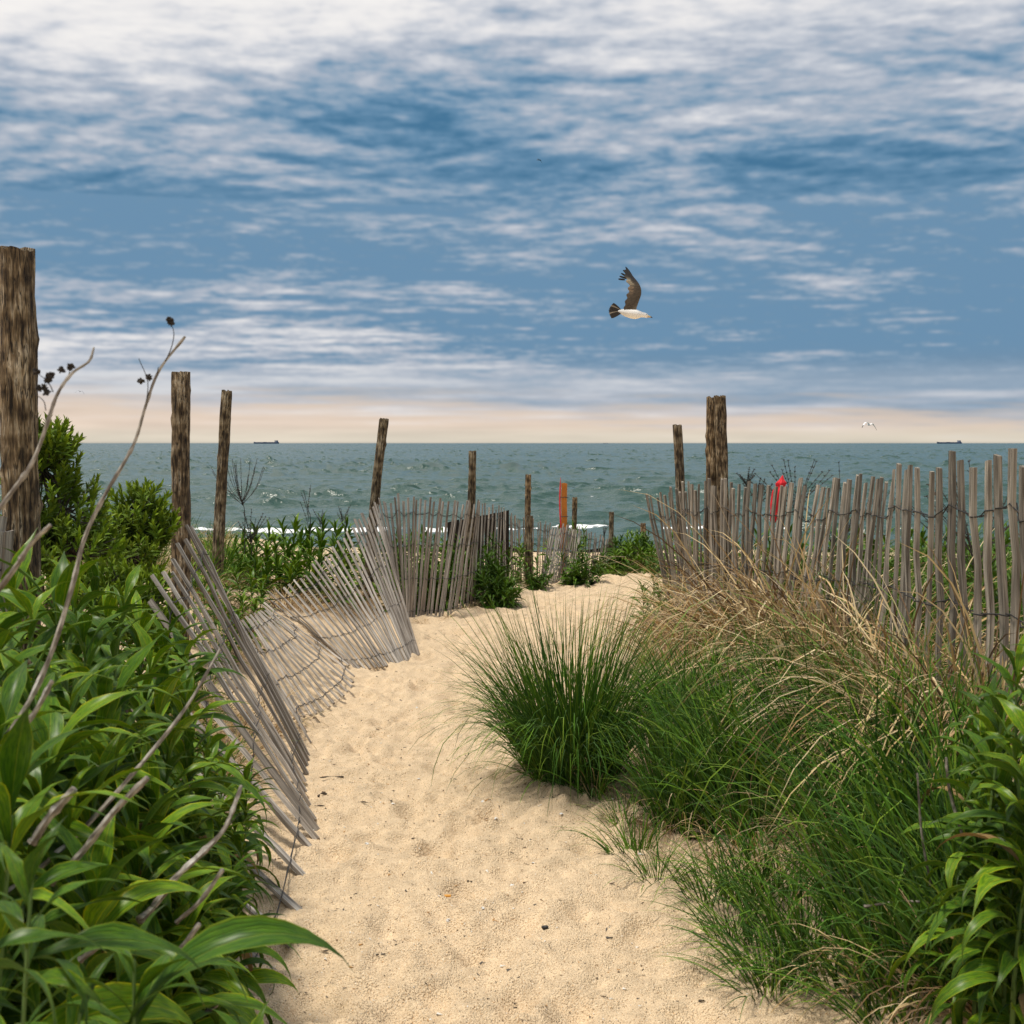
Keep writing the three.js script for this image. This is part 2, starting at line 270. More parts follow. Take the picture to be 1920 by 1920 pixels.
// keys: [foot, head] of laths along the run; count laths in all
function fence(name, label, keys, count, { wires = [0.1, 0.36, 0.63, 0.88], wide = 1, jitter = 0.012, mats = slatMats, seed = 1, group, thick = 1, wideEnd = wide, twist = 0.25, wireR = 0.0022, heads = 0.035, skip = 0 } = {}) {
  const r = rngOf(900 + seed), feet = new THREE.CatmullRomCurve3(keys.map((k) => k[0]), false, 'centripetal'), tops = new THREE.CatmullRomCurve3(keys.map((k) => k[1]), false, 'centripetal');
  const root = thing(name, label, 'fence', keys[0][0].clone(), group), o = root.position, laths = [];
  for (let i = 0; i < count; i++) {
    const t = count > 1 ? i / (count - 1) : 0, b = feet.getPoint(t), h = tops.getPoint(t), t2 = clamp(t + 0.02, 0, 1), t1 = clamp(t - 0.02, 0, 1);
    const along = feet.getPoint(t2).add(tops.getPoint(t2)).sub(feet.getPoint(t1)).sub(tops.getPoint(t1));
    h.add(V(rr(-jitter, jitter, r), rr(-jitter, jitter, r), rr(-jitter, jitter, r))); b.add(V(rr(-jitter, jitter, r), 0, rr(-jitter, jitter, r)).multiplyScalar(0.6));
    const y = h.clone().sub(b), len = y.length() + rr(-heads, heads, r); y.normalize();
    along.addScaledVector(y, -along.dot(y)); if (along.lengthSq() < 1e-8) along.set(1, 0, 0).addScaledVector(y, -y.x); along.normalize();
    const z = along.clone().cross(y), yaw = rr(-twist, twist, r); const x = along.clone().multiplyScalar(Math.cos(yaw)).addScaledVector(z, Math.sin(yaw)); z.copy(x).cross(y);
    const base = b.clone().addScaledVector(z, rr(-0.003, 0.003, r));
    laths.push({ base, y, z, len });
    if (skip && r() < skip) continue;
    const m = part('slat', slatGeos[Math.floor(r() * 8)], mats[Math.floor(r() * mats.length)], root);
    m.matrixAutoUpdate = true; m.quaternion.setFromRotationMatrix(new THREE.Matrix4().makeBasis(x, y, z)); m.position.copy(base).sub(o); m.scale.set(lerp(wide, wideEnd, t) * rr(0.82, 1.16, r), len, thick);
  }
  for (const w of wires) for (const side of [1, -1]) {
    const pts = [], amp = 0.0095 * Math.max(1, thick);
    laths.forEach((l, i) => { const s = (i % 2 ? 1 : -1) * side, p = l.base.clone().addScaledVector(l.y, Math.min(w, 0.97) * l.len + n2(i * 0.4 + w * 9, seed) * 0.012).addScaledVector(l.z, s * amp).sub(o); pts.push(p); if (i < laths.length - 1) { const q = laths[i + 1], p2 = q.base.clone().addScaledVector(q.y, Math.min(w, 0.97) * q.len).sub(o); pts.push(p.clone().add(p2).multiplyScalar(0.5).addScaledVector(l.z, -s * amp * 0.5).add(V(0, 0.003 * side - 0.003, 0))); } });
    part('wire', tube(pts, wireR, 4), wireMat, root);
  }
  return root;
}
function post(label, foot, head, r0, r1, mat, { seed = 1, knots = 4, name = 'fence_post', parent = null, rough = 1, sides = 40, cut = 0.012, group } = {}) {
  const r = rngOf(1700 + seed), rows = 60, pos = [], idx = [], uv = [], axis = head.clone().sub(foot), len = axis.length(), w = sides + 1; axis.normalize();
  const bx = rr(-1, 1, r) * 0.02, bz = rr(-1, 1, r) * 0.02, cracks = []; for (let i = 0; i < 5; i++) cracks.push([rr(0, 6.28, r), rr(0.05, 0.09, r), rr(0.06, 0.16, r), rr(0, 1, r), rr(0.12, 0.4, r)]);
  const kn = []; for (let i = 0; i < knots; i++) kn.push([rr(0, 6.28, r), rr(0.25, 0.95, r), rr(0.10, 0.28, r), rr(0.012, 0.022, r)]);
  for (let i = 0; i < rows; i++) for (let k = 0; k <= sides; k++) {
    const t = i / (rows - 1), a = k / sides * Math.PI * 2, ca = Math.cos(a), sa = Math.sin(a);
    let R = lerp(r0, r1, t) * (1 + rough * (0.08 * n3(ca * 0.9 + seed * 3, sa * 0.9, t * len * 2.2) + 0.045 * n3(ca * 2.2, sa * 2.2 + seed, t * len * 6) + 0.028 * n3(ca * 5, sa * 5 + seed, t * len * 12)));
    for (const [ka, kw, kd, kt, kl] of cracks) { let da = Math.abs(a - ka - n2(t * 3, ka) * 0.25) % 6.2832; da = Math.min(da, 6.2832 - da); R *= 1 - kd * Math.exp(-((da / kw) ** 2)) * (1 - sm(kl * 0.6, kl, Math.abs(t - kt))); }
    for (const [ka, kt, kh, kr] of kn) { const da = Math.min(Math.abs(a - ka), 6.283 - Math.abs(a - ka)) * lerp(r0, r1, t), dt = (t - kt) * len; R += r0 * kh * Math.exp(-((da / kr) ** 2) - ((dt / (kr * 1.4)) ** 2)); }
    const q = V(R * ca + bx * Math.sin(t * 3.1), 0, R * sa + bz * Math.sin(t * 3.1)), y = t * len + (i === rows - 1 ? cut * n2(ca * 1.5 + seed, sa * 1.5) : 0);
    pos.push(q.x, y, q.z); uv.push(k / sides * 2 * Math.PI * r0 * 1.0, y);
  }
  for (let i = 0; i < rows - 1; i++) for (let k = 0; k < sides; k++) { const q = i * w + k; idx.push(q, q + w, q + 1, q + 1, q + w, q + w + 1); }
  const top = (rows - 1) * w, b = pos.length / 3;
  for (let k = 0; k <= sides; k++) { const s = (top + k) * 3; pos.push(pos[s], pos[s + 1], pos[s + 2]); uv.push(pos[s] * 3, pos[s + 2] * 0.3); }
  for (let k = 0; k <= sides; k++) { const s = (top + k) * 3; pos.push(pos[s] * 0.5, pos[s + 1] + cut * 0.6 * n2(k * 0.7, seed), pos[s + 2] * 0.5); uv.push(pos[s] * 1.5, pos[s + 2] * 0.15); }
  pos.push(0, len, 0); uv.push(0, 0);
  for (let k = 0; k < sides; k++) { const q = b + k; idx.push(q, q + w, q + 1, q + 1, q + w, q + w + 1, q + w, b + 2 * w, q + w + 1); }
  const g = geoOf(pos, idx, uv);
  const m = parent ? part(name, g, mat, parent) : single(name, g, mat, label, 'post', null, group);
  m.position.copy(parent ? foot.clone().sub(parent.position) : foot); m.quaternion.setFromUnitVectors(V(0, 1, 0), axis);
  return m;
}
const foot = (p, deep = 0.25) => V(p.x, landform(p.x, p.z) - deep, p.z);

// ---------- posts ----------
function postAt(label, px, py, d, wpx, leanX, leanZ, mat, opt) {     // head seen at px, py; wpx wide in the photograph
  const head = at(px, py, d), gx = head.x + leanX, gz = head.z + leanZ, f = foot(V(gx, 0, gz)), r = wpx / 2 * d / 2501;
  return post(label, f, head, r * 1.06, r, mat, opt);
}
postAt('thickest weathered post, tall dark brown, left of the leafy shrub', 29, 468, 4.9, 65, -0.03, 0, postMats[0], { seed: 1, knots: 7, sides: 64, rough: 1.2 });
postAt('tall knotty brown post at the head of the collapsed fence', 339, 699, 8.0, 33, -0.03, 0, postMats[0], { seed: 2, knots: 7 });
postAt('slim tall post, slightly leaning, beside the dry plumed weed', 425, 734, 10.3, 20, -0.1, 0.05, postMats[1], { seed: 3, knots: 3 });
postAt('leaning post where the fan of laths meets upright fence', 720, 786, 12.3, 17, -0.17, 0.05, postMats[1], { seed: 4, knots: 5 });
postAt('upright post amid the bundled laths of the upright fence', 886, 847, 12.9, 14, -0.05, 0, postMats[1], { seed: 5, knots: 5 });
postAt('pale post behind a shorter dark post in the sagging fence', 990.5, 891, 15.0, 11, 0, 0, postMats[2], { seed: 6, knots: 4 });
postAt('short dark post in front of the pale post', 993, 968, 14.6, 12.5, 0, 0, postMats[1], { seed: 7, knots: 2 });
postAt('grey post just right of the orange stake', 1078, 934, 16.0, 9, 0.01, 0, postMats[3], { seed: 8, knots: 2 });
postAt('short post beside the dense green bush at path end', 1146.5, 961, 16.3, 9, 0, 0, postMats[1], { seed: 9, knots: 2 });
postAt('stub of a post poking above the bush at path end', 1206, 982, 18.2, 10, 0, 0, postMats[3], { seed: 10, knots: 1 });
postAt('slim knotty post at the end of the right fence', 1270, 798, 10.6, 17, 0.05, 0, postMats[0], { seed: 11, knots: 6 });
{
  const a = at(1335, 746, 9.3), b = at(1349, 744, 9.25);
  const g = thing('split_post', 'thick post split down its length, behind the right fence', 'post', foot(V(a.x + 0.06, 0, a.z)));
  post('', foot(V(a.x + 0.035, 0, a.z)), a, 0.041, 0.036, postMats[2], { seed: 12, knots: 6, name: 'split_half', parent: g });
  post('', foot(V(b.x + 0.035, 0, b.z)), b, 0.044, 0.041, postMats[3], { seed: 13, knots: 7, name: 'split_half', parent: g });
}

// ---------- fences ----------
const K = (bx, by, bz, tx, ty, tz) => [V(bx, by, bz), V(tx, ty, tz)];
fence('lath_fence', 'collapsed grey lath fence fallen flat under broad green leaves', [K(-0.60, -0.03, -3.1, -1.4, 0.03, -4.0), K(-0.69, -0.02, -3.72, -1.48, 0.11, -4.61), K(-0.69, -0.01, -4.29, -1.50, 0.33, -5.1), K(-0.76, -0.01, -5.08, -1.56, 0.64, -5.66), K(-0.80, 0, -5.36, -1.5, 0.95, -5.58), K(-0.92, 0, -5.89, -1.55, 1.0, -6.03), K(-0.97, 0, -6.28, -1.56, 1.09, -6.3), K(-1.0, 0, -6.52, -1.575, 1.17, -6.5)], 18, { seed: 1, jitter: 0.009, wide: 0.68, heads: 0.04, thick: 1.5, twist: 0.1 });
fence('lath_fence', 'sagging fan of grey laths draped on the sand slope', [K(-1.02, 0.03, -6.7, -1.6, 0.75, -7.2), K(-1.14, 0.05, -7.24, -1.66, 0.46, -8.2), K(-1.08, 0.04, -7.41, -1.66, 0.45, -8.4), K(-1.03, 0.04, -7.71, -1.67, 0.45, -8.66), K(-1.0, 0.04, -8.03, -1.7, 0.42, -8.97), K(-1.01, 0.04, -8.48, -1.74, 0.40, -9.4), K(-1.2, 0.02, -9.5, -1.95, 0.34, -10.4), K(-1.11, 0, -9.15, -1.78, 0.45, -10.07), K(-1.01, 0, -9.09, -1.64, 0.52, -9.96), K(-0.92, 0, -9.15, -1.54, 0.59, -9.99), K(-0.86, 0, -9.24, -1.46, 0.66, -10.05), K(-0.80, 0, -9.31, -1.38, 0.72, -10.06), K(-0.77, 0, -9.38, -1.29, 0.83, -10.07), K(-0.73, 0, -9.49, -1.19, 0.93, -10.1), K(-0.71, 0, -9.59, -1.13, 1.0, -10.1), K(-0.68, 0, -9.71, -1.05, 1.08, -10.07)], 42, { seed: 2, jitter: 0.007, heads: 0.04, wide: 0.32, wideEnd: 0.5, thick: 1.1, twist: 0.1 });
const B = (px, py, d) => { const p = at(px, py, d); return V(p.x, p.y - 0.05, p.z); };
fence('lath_fence', 'upright lath fence closing in to a tight bundle round a post', [[V(-0.70, -0.03, -9.85), at(703, 945, 10.4)], [V(-0.92, -0.02, -11.56), at(712, 940, 11.6)], [B(757, 1160, 11.75), at(727, 938, 11.8)], [B(763, 1160, 11.75), at(755, 932, 11.8)], [B(773, 1158, 11.8), at(783, 933, 11.9)], [B(790, 1158, 11.8), at(810, 934, 12)], [B(813, 1157, 11.9), at(840, 940, 12.1)], [B(837, 1153, 12), at(867, 942, 12.2)], [B(858, 1147, 12.2), at(886, 942, 12.3)], [B(876, 1138, 12.5), at(896, 942, 12.5)], [B(888, 1133, 12.7), at(901, 945, 12.7)]], 34, { seed: 3, jitter: 0.014, wide: 0.5, mats: [...slatMats.slice(0, 2), farSlatMats[1]] });
fence('lath_fence', 'pale straight laths standing beside the dark planks', [[B(898, 1130, 12.8), at(903, 950, 12.8)], [B(918, 1122, 13.1), at(926, 951, 13.1)], [B(940, 1112, 13.4), at(942, 955, 13.4)], [B(960, 1106, 13.8), at(956, 962, 13.8)]], 11, { seed: 4, jitter: 0.008, wide: 0.45 });
fence('lath_fence', 'far sagging lath fence on either side of pale post', [[B(962, 1100, 14.3), at(957, 963, 14.3)], [B(978, 1096, 14.9), at(975, 972, 14.9)], [B(995, 1090, 15.4), at(996, 975, 15.4)], [B(1012, 1086, 15.8), at(1017, 977, 15.8)], [B(1022, 1084, 16), at(1030, 985, 16)]], 20, { seed: 5, wide: 0.36, mats: farSlatMats.slice(0, 1), jitter: 0.015 });
fence('lath_fence', 'tilted lath panel at the sand edge below the orange stake', [[B(1012, 1092, 14.9), at(1033, 992, 15.1)], [B(1026, 1094, 14.8), at(1047, 987, 15)], [B(1040, 1095, 14.8), at(1061, 986, 15)], [B(1055, 1096, 14.9), at(1075, 988, 15.1)], [B(1078, 1094, 15.2), at(1088, 992, 15.4)]], 18, { seed: 6, jitter: 0.006, wide: 0.4 });
fence('lath_fence', 'lath fence running behind bushes to the short post', [[B(1085, 1092, 15.6), at(1090, 991, 15.8)], [B(1105, 1092, 15.8), at(1112, 1002, 16)], [B(1122, 1093, 16), at(1134, 1010, 16.2)], [B(1136, 1091, 16.2), at(1150, 1014, 16.4)], [B(1160, 1088, 16.6), at(1168, 1018, 16.8)]], 24, { seed: 7, wide: 0.36, mats: farSlatMats, jitter: 0.015 });
fence('lath_fence', 'tall lath fence on the grassy dune, wired in three rows', [[B(1262, 1180, 10.6), at(1212, 932, 10.6)], [B(1290, 1180, 10), at(1262, 918, 10)], [B(1306, 1190, 9.4), at(1300, 912, 9.4)], [B(1345, 1200, 9), at(1345, 905, 9)], [B(1385, 1210, 8.6), at(1400, 910, 8.6)], [B(1440, 1220, 8.2), at(1470, 908, 8.2)], [B(1490, 1240, 7.8), at(1540, 908, 7.8)], [B(1570, 1260, 7.2), at(1600, 895, 7.2)], [B(1620, 1280, 6.6), at(1660, 895, 6.6)], [B(1715, 1340, 5.4), at(1722, 868, 5.4)], [B(1860, 1410, 4.75), at(1850, 858, 4.75)], [B(2000, 1480, 4.25), at(1985, 850, 4.25)]], 68, { seed: 8, jitter: 0.012, heads: 0.035, mats: tanSlatMats, wide: 0.66, wideEnd: 0.9, skip: 0.03, wires: [0.22, 0.5, 0.83], wireR: 0.0028, thick: 1.5 });
fence('lath_fence', 'short run of laths leaning behind the thickest post', [[foot(V(-2.02, 0, -4.7), 0.05), at(-14, 985, 4.75)], [foot(V(-1.9, 0, -4.85), 0.05), at(22, 985, 4.8)], [foot(V(-1.86, 0, -5.0), 0.05), at(50, 955, 5)], [foot(V(-1.9, 0, -5.4), 0.05), at(66, 925, 5.3)]], 7, { seed: 9, jitter: 0.03 });

// dark planks behind the upright fence
{
  const p0 = at(840, 1012, 13.5), g = thing('plank_panel', 'dark weathered planks leaning behind the upright lath fence', 'planks', V(p0.x, landform(p0.x, p0.z), p0.z));
  const dark = woodMat(postTex, [2, 1], 0.006, { color: lin(0.16, 0.14, 0.13) });
  const a = at(838, 979, 13.5), b = at(955, 957, 13.6);
  for (let i = 0; i < 5; i++) {
    const t = (i + 0.5) / 5, x = lerp(a.x, b.x, t), w = (b.x - a.x) / 5 - 0.006, top = lerp(a.y, b.y, t) - g.position.y, pts = new THREE.BoxGeometry(w, top + 0.15, 0.022, 1, 6, 1), q = pts.attributes.position;
    for (let k = 0; k < q.count; k++) { if (q.getY(k) > top / 2) q.setY(k, q.getY(k) + (q.getX(k) / w) * 0.03); q.setZ(k, q.getZ(k) + 0.006 * n2(i * 3, q.getY(k) * 4)); }
    pts.computeVertexNormals();
    const m = part('plank', pts, dark, g); m.position.set(x - g.position.x, (top - 0.15) / 2, lerp(a.z, b.z, t) - g.position.z + (i % 2) * 0.012); m.rotation.x = -0.04 + 0.02 * (i % 3);
  }
}
// orange stake with a red strip
{
  const head = at(1058, 905, 15.6), f = foot(head, 0.3), h = head.y - f.y, g = thing('marker_stake', 'orange timber marker stake with red strip tied on it', 'stake', f);
  const s = new THREE.BoxGeometry(0.066, h, 0.04, 2, 14, 1), q = s.attributes.position; for (let k = 0; k < q.count; k++) { q.setX(k, q.getX(k) + 0.004 * n2(q.getY(k) * 2, 3)); if (q.getY(k) > h / 2 - 0.01) q.setY(k, q.getY(k) + 0.012 * n2(q.getX(k) * 40, 1)); } s.computeVertexNormals();
  const orange = woodMat(woodTexture(60, [0.62, 0.33, 0.10], [0.86, 0.52, 0.20], [0.93, 0.64, 0.31], 6, 0.5, 256), [5, 1], 0.003);
  part('stake', s, orange, g).position.y = h / 2;
  const pts = []; for (let i = 0; i <= 16; i++) { const t = i / 16; pts.push(V(-0.046 + 0.006 * Math.sin(t * 7), lerp(h * 0.45, h + 0.06, t), 0.012 * Math.sin(t * 5))); }
  const strip = []; const ix = []; pts.forEach((p, i) => { const w = 0.009 * (i > 13 ? (16.5 - i) / 3 : 1); strip.push(p.x - w, p.y, p.z, p.x + w, p.y, p.z + 0.006, p.x + w, p.y, p.z - 0.004, p.x - w, p.y, p.z - 0.006); if (i) { const a = (i - 1) * 4; for (let k = 0; k < 4; k++) { const k2 = (k + 1) % 4; ix.push(a + k, a + k2, a + 4 + k, a + k2, a + 4 + k2, a + 4 + k); } } });
  part('red_strip', geoOf(strip, ix), std({ color: lin(0.72, 0.035, 0.04), roughness: 0.6, side: THREE.DoubleSide }), g);
  for (const y of [0.72, 0.88]) { const t = new THREE.TorusGeometry(0.045, 0.004, 6, 24); t.rotateX(Math.PI / 2); t.scale(1, 1, 0.75); part('cord', t, wireMat, g).position.y = h * y; }
}
// red cloth hung folded on a thin stick behind the right fence
{
  const head = at(1467, 892, 8.9), f = foot(V(head.x - 0.05, 0, head.z), 0.2), g = thing('red_cloth', 'bright red folded cloth on a stick behind the fence', 'cloth', f), H = head.y - f.y;
  part('stick', tube([V(0, 0, 0), V(0.03, H * 0.6, 0), V(0.05, H - 0.02, 0)], [0.008, 0.007, 0.005], 7), postMats[1], g);
  const prof = curve([[0, 0.002], [0.06, 0.016], [0.17, 0.046], [0.2, 0.036], [0.32, 0.048], [0.55, 0.046], [0.72, 0.036], [0.86, 0.026], [1, 0.004]]), pos = [], ix = [], rows = 30, seg = 40;
  for (let i = 0; i <= rows; i++) for (let k = 0; k <= seg; k++) { const t = i / rows, a = k / seg * Math.PI * 2, R = prof(t) * (1 + 0.26 * Math.sin(a * 4 + t * 3.4) * sm(0.05, 0.3, t) + 0.12 * Math.sin(a * 9 - t * 5)); pos.push(0.052 - 0.07 * t + 0.72 * R * Math.cos(a), H + 0.004 - t * 0.345 + 0.012 * Math.sin(a * 3) * t, R * 0.6 * Math.sin(a)); }
  for (let i = 0; i < rows; i++) for (let k = 0; k < seg; k++) { const q = i * (seg + 1) + k; ix.push(q, q + 1, q + seg + 1, q + 1, q + seg + 2, q + seg + 1); }
  part('cloth', geoOf(pos, ix), std({ color: lin(0.78, 0.015, 0.025), roughness: 0.75, side: THREE.DoubleSide }), g);
}

// ---------- broad-leaved plants ----------
const leafMap = (() => {
  const mixc = (a, b, t) => [lerp(a[0], b[0], t), lerp(a[1], b[1], t), lerp(a[2], b[2], t)], H = [];
  const c = texture(512, 128, (u, v) => {
    const e = Math.abs(v - 0.5) * 2, vein = Math.abs(Math.sin((e * 5.5 + u * 1.2 + n2(u * 4, v * 3) * 0.3) * Math.PI)) ** 9, rib = Math.exp(-((e / 0.05) ** 2)), blot = fbm(u * 7, v * 5 + 3, 4), fleck = n2(u * 60, v * 22);
    let k = [0.34, 0.52, 0.05]; k = mixc(k, [0.22, 0.41, 0.04], clamp(0.5 + blot * 1.2, 0, 1)); k = mixc(k, [0.47, 0.60, 0.09], vein * 0.45 * (1 - e * 0.4)); k = mixc(k, [0.60, 0.70, 0.2], rib * 0.7); k = mixc(k, [0.64, 0.70, 0.10], sm(0.86, 0.99, e + blot * 0.06) * 0.7);
    if (fleck > 0.8) k = mixc(k, [0.36, 0.28, 0.1], 0.5); k = mixc(k, [0.62, 0.48, 0.16], sm(0.965, 1, u + n2(v * 5, 2) * 0.01));
    H.push(0.6 - rib * 0.4 - vein * 0.25 + blot * 0.15); return k;
  }, true, false);
  let i = 0; return [c, texture(512, 128, () => H[i++], false, false)];
})();
const leafMats = [[0.88, 0.8, 0.22], [0.6, 0.58, 0.22], [1.75, 1.25, 0.25], [1.2, 0.96, 0.22]].map((k) => leafy({ map: leafMap[0], bumpMap: leafMap[1], bumpScale: 0.004, color: lin(...k), clearcoat: 0.24, clearcoatRoughness: 0.32, transmission: 0.1, specularIntensity: 0.4 }));
const deadLeafMat = std({ color: lin(0.30, 0.19, 0.07), bumpMap: leafMap[1], bumpScale: 0.006, roughness: 0.95, side: THREE.DoubleSide }), stemMat = std({ color: lin(0.10, 0.17, 0.03), roughness: 0.7 });
function leafGeo(curl, seed, wide, segs, across) {                   // one blade, 1 m long, lying along +x and curling down
  const pos = [], uv = [], idx = [], r = rngOf(seed), ph = rr(0, 6, r), wav = rr(0.4, 1.1, r), tw = rr(-0.5, 0.5, r), side = rr(-0.35, 0.35, r); let x = 0, y = 0, z = 0, a = 0.25;
  for (let i = 0; i <= segs; i++) {
    const t = i / segs; if (i) { a = 0.25 - curl * t ** 1.35; x += Math.cos(a) / segs * Math.cos(side * t); z += Math.cos(a) / segs * Math.sin(side * t); y += Math.sin(a) / segs; }
    const w = wide * (0.16 + 0.84 * sm(0.0, 0.42, t)) * (1 - sm(0.45, 1.0, t) ** 0.85 * 0.97), roll = tw * t;
    for (let k = 0; k <= across; k++) {
      const s = k / across * 2 - 1, f = Math.abs(s), up = f * w * 0.38 * (1 - t * 0.5) + (f > 0.6 ? Math.sin(t * 15 * wav + ph + s) * w * 0.2 * f : 0);
      const ww = s * w * 0.95, yy = up * Math.cos(roll) + ww * Math.sin(roll), zz = ww * Math.cos(roll) - up * Math.sin(roll);
      pos.push(x - Math.sin(a) * yy, y + Math.cos(a) * yy, z + zz); uv.push(0.01 + 0.98 * t, 0.5 + s * 0.495);
    }
  }
  const w = across + 1; for (let i = 0; i < segs; i++) for (let k = 0; k < across; k++) { const q = i * w + k; idx.push(q, q + 1, q + w, q + 1, q + w + 1, q + w); }
  return geoOf(pos, idx, uv);
}
const broad = [], plain = [];
for (let c = 0; c < 6; c++) for (let s = 0; s < 3; s++) broad.push(leafGeo(0.7 + c * 0.46, 40 + c * 7 + s, 0.07 + 0.014 * s, 12, 4));
for (let c = 0; c < 5; c++) for (let s = 0; s < 2; s++) plain.push(leafGeo(0.4 + c * 0.45, 140 + c * 7 + s, 0.075 + 0.012 * s, 6, 2));
// a leafy stem: head above foot, leaves spiral up the stem, long and arching below, short and upright at the tip
function stemPlant(label, group, footP, head, { leaves = 26, size = 0.19, seed = 1, from = 0.25, mats = leafMats, geos = broad, merged = false, lift = 0, big = [], stems = 1 } = {}) {
  const r = rngOf(4000 + seed), g = thing('goldenrod_plant', label, 'plant', footP, group), H = head.clone().sub(footP), mid = H.clone().multiplyScalar(0.5).add(V(rr(-0.06, 0.06, r) * H.length(), 0, rr(-0.06, 0.06, r) * H.length()));
  const list = [], nb = geos.length;
  for (let s = 0; s < stems; s++) {
  const off = s ? V(rr(-0.16, 0.16, r), 0, rr(-0.12, 0.12, r)) : V(), top = s ? H.clone().add(off.clone().multiplyScalar(1.3)).multiplyScalar(1).setY(H.y * rr(0.6, 0.98, r)) : H;
  const c = new THREE.CatmullRomCurve3([V(off.x * 0.5, -0.03, off.z * 0.5), mid.clone().add(off.clone().multiplyScalar(0.8)), top]), pts = c.getPoints(9);
  part('stem', tube(pts, pts.map((_, i) => 0.0048 * (1.25 - 0.8 * i / 9) * (size / 0.19)), 6), stemMat, g);
  const az0 = rr(0, 6.28, r);
  for (let i = 0; i < leaves; i++) {
    const t = i / (leaves - 1), p = c.getPoint(clamp(lerp(from, 1, t ** 0.8), 0, 1)), az = az0 + i * 2.39996 + rr(-0.35, 0.35, r), tip = t ** 1.6;
    const L = size * lerp(rr(0.85, 1.35, r), rr(0.45, 0.75, r), tip), pitch = lerp(rr(0.15, 0.75, r), rr(0.85, 1.3, r), tip) + lift, ci = clamp(Math.floor(lerp(rr(0.55, 1, r), rr(0.1, 0.5, r), tip) * nb), 0, nb - 1);
    const M = new THREE.Matrix4().makeRotationY(az).multiply(new THREE.Matrix4().makeRotationZ(pitch)).multiply(new THREE.Matrix4().makeRotationX(rr(-0.45, 0.45, r))).multiply(new THREE.Matrix4().makeScale(L, L, L * rr(0.85, 1.2, r)));
    M.setPosition(p); list.push([geos[ci], M, t < 0.6 && r() < 0.05 ? deadLeafMat : mats[Math.floor(r() * mats.length)]]);
  }
  }
  for (const [az, pitch, L, ci, roll] of big) list.push([geos[ci], new THREE.Matrix4().makeRotationY(az).multiply(new THREE.Matrix4().makeRotationZ(pitch)).multiply(new THREE.Matrix4().makeRotationX(roll)).multiply(new THREE.Matrix4().makeScale(L, L, L)).setPosition(H.clone().multiplyScalar(0.9)), mats[0]]);
  if (merged) { const m = part('foliage', mergeGeometries(list.map(([q, M]) => q.clone().applyMatrix4(M))), mats[seed % mats.length], g); m.userData.kind = 'stuff'; }
  else for (const [q, M, mat] of list) { const m = part('leaf', q, mat, g); M.decompose(m.position, m.quaternion, m.scale); }
  return g;
}
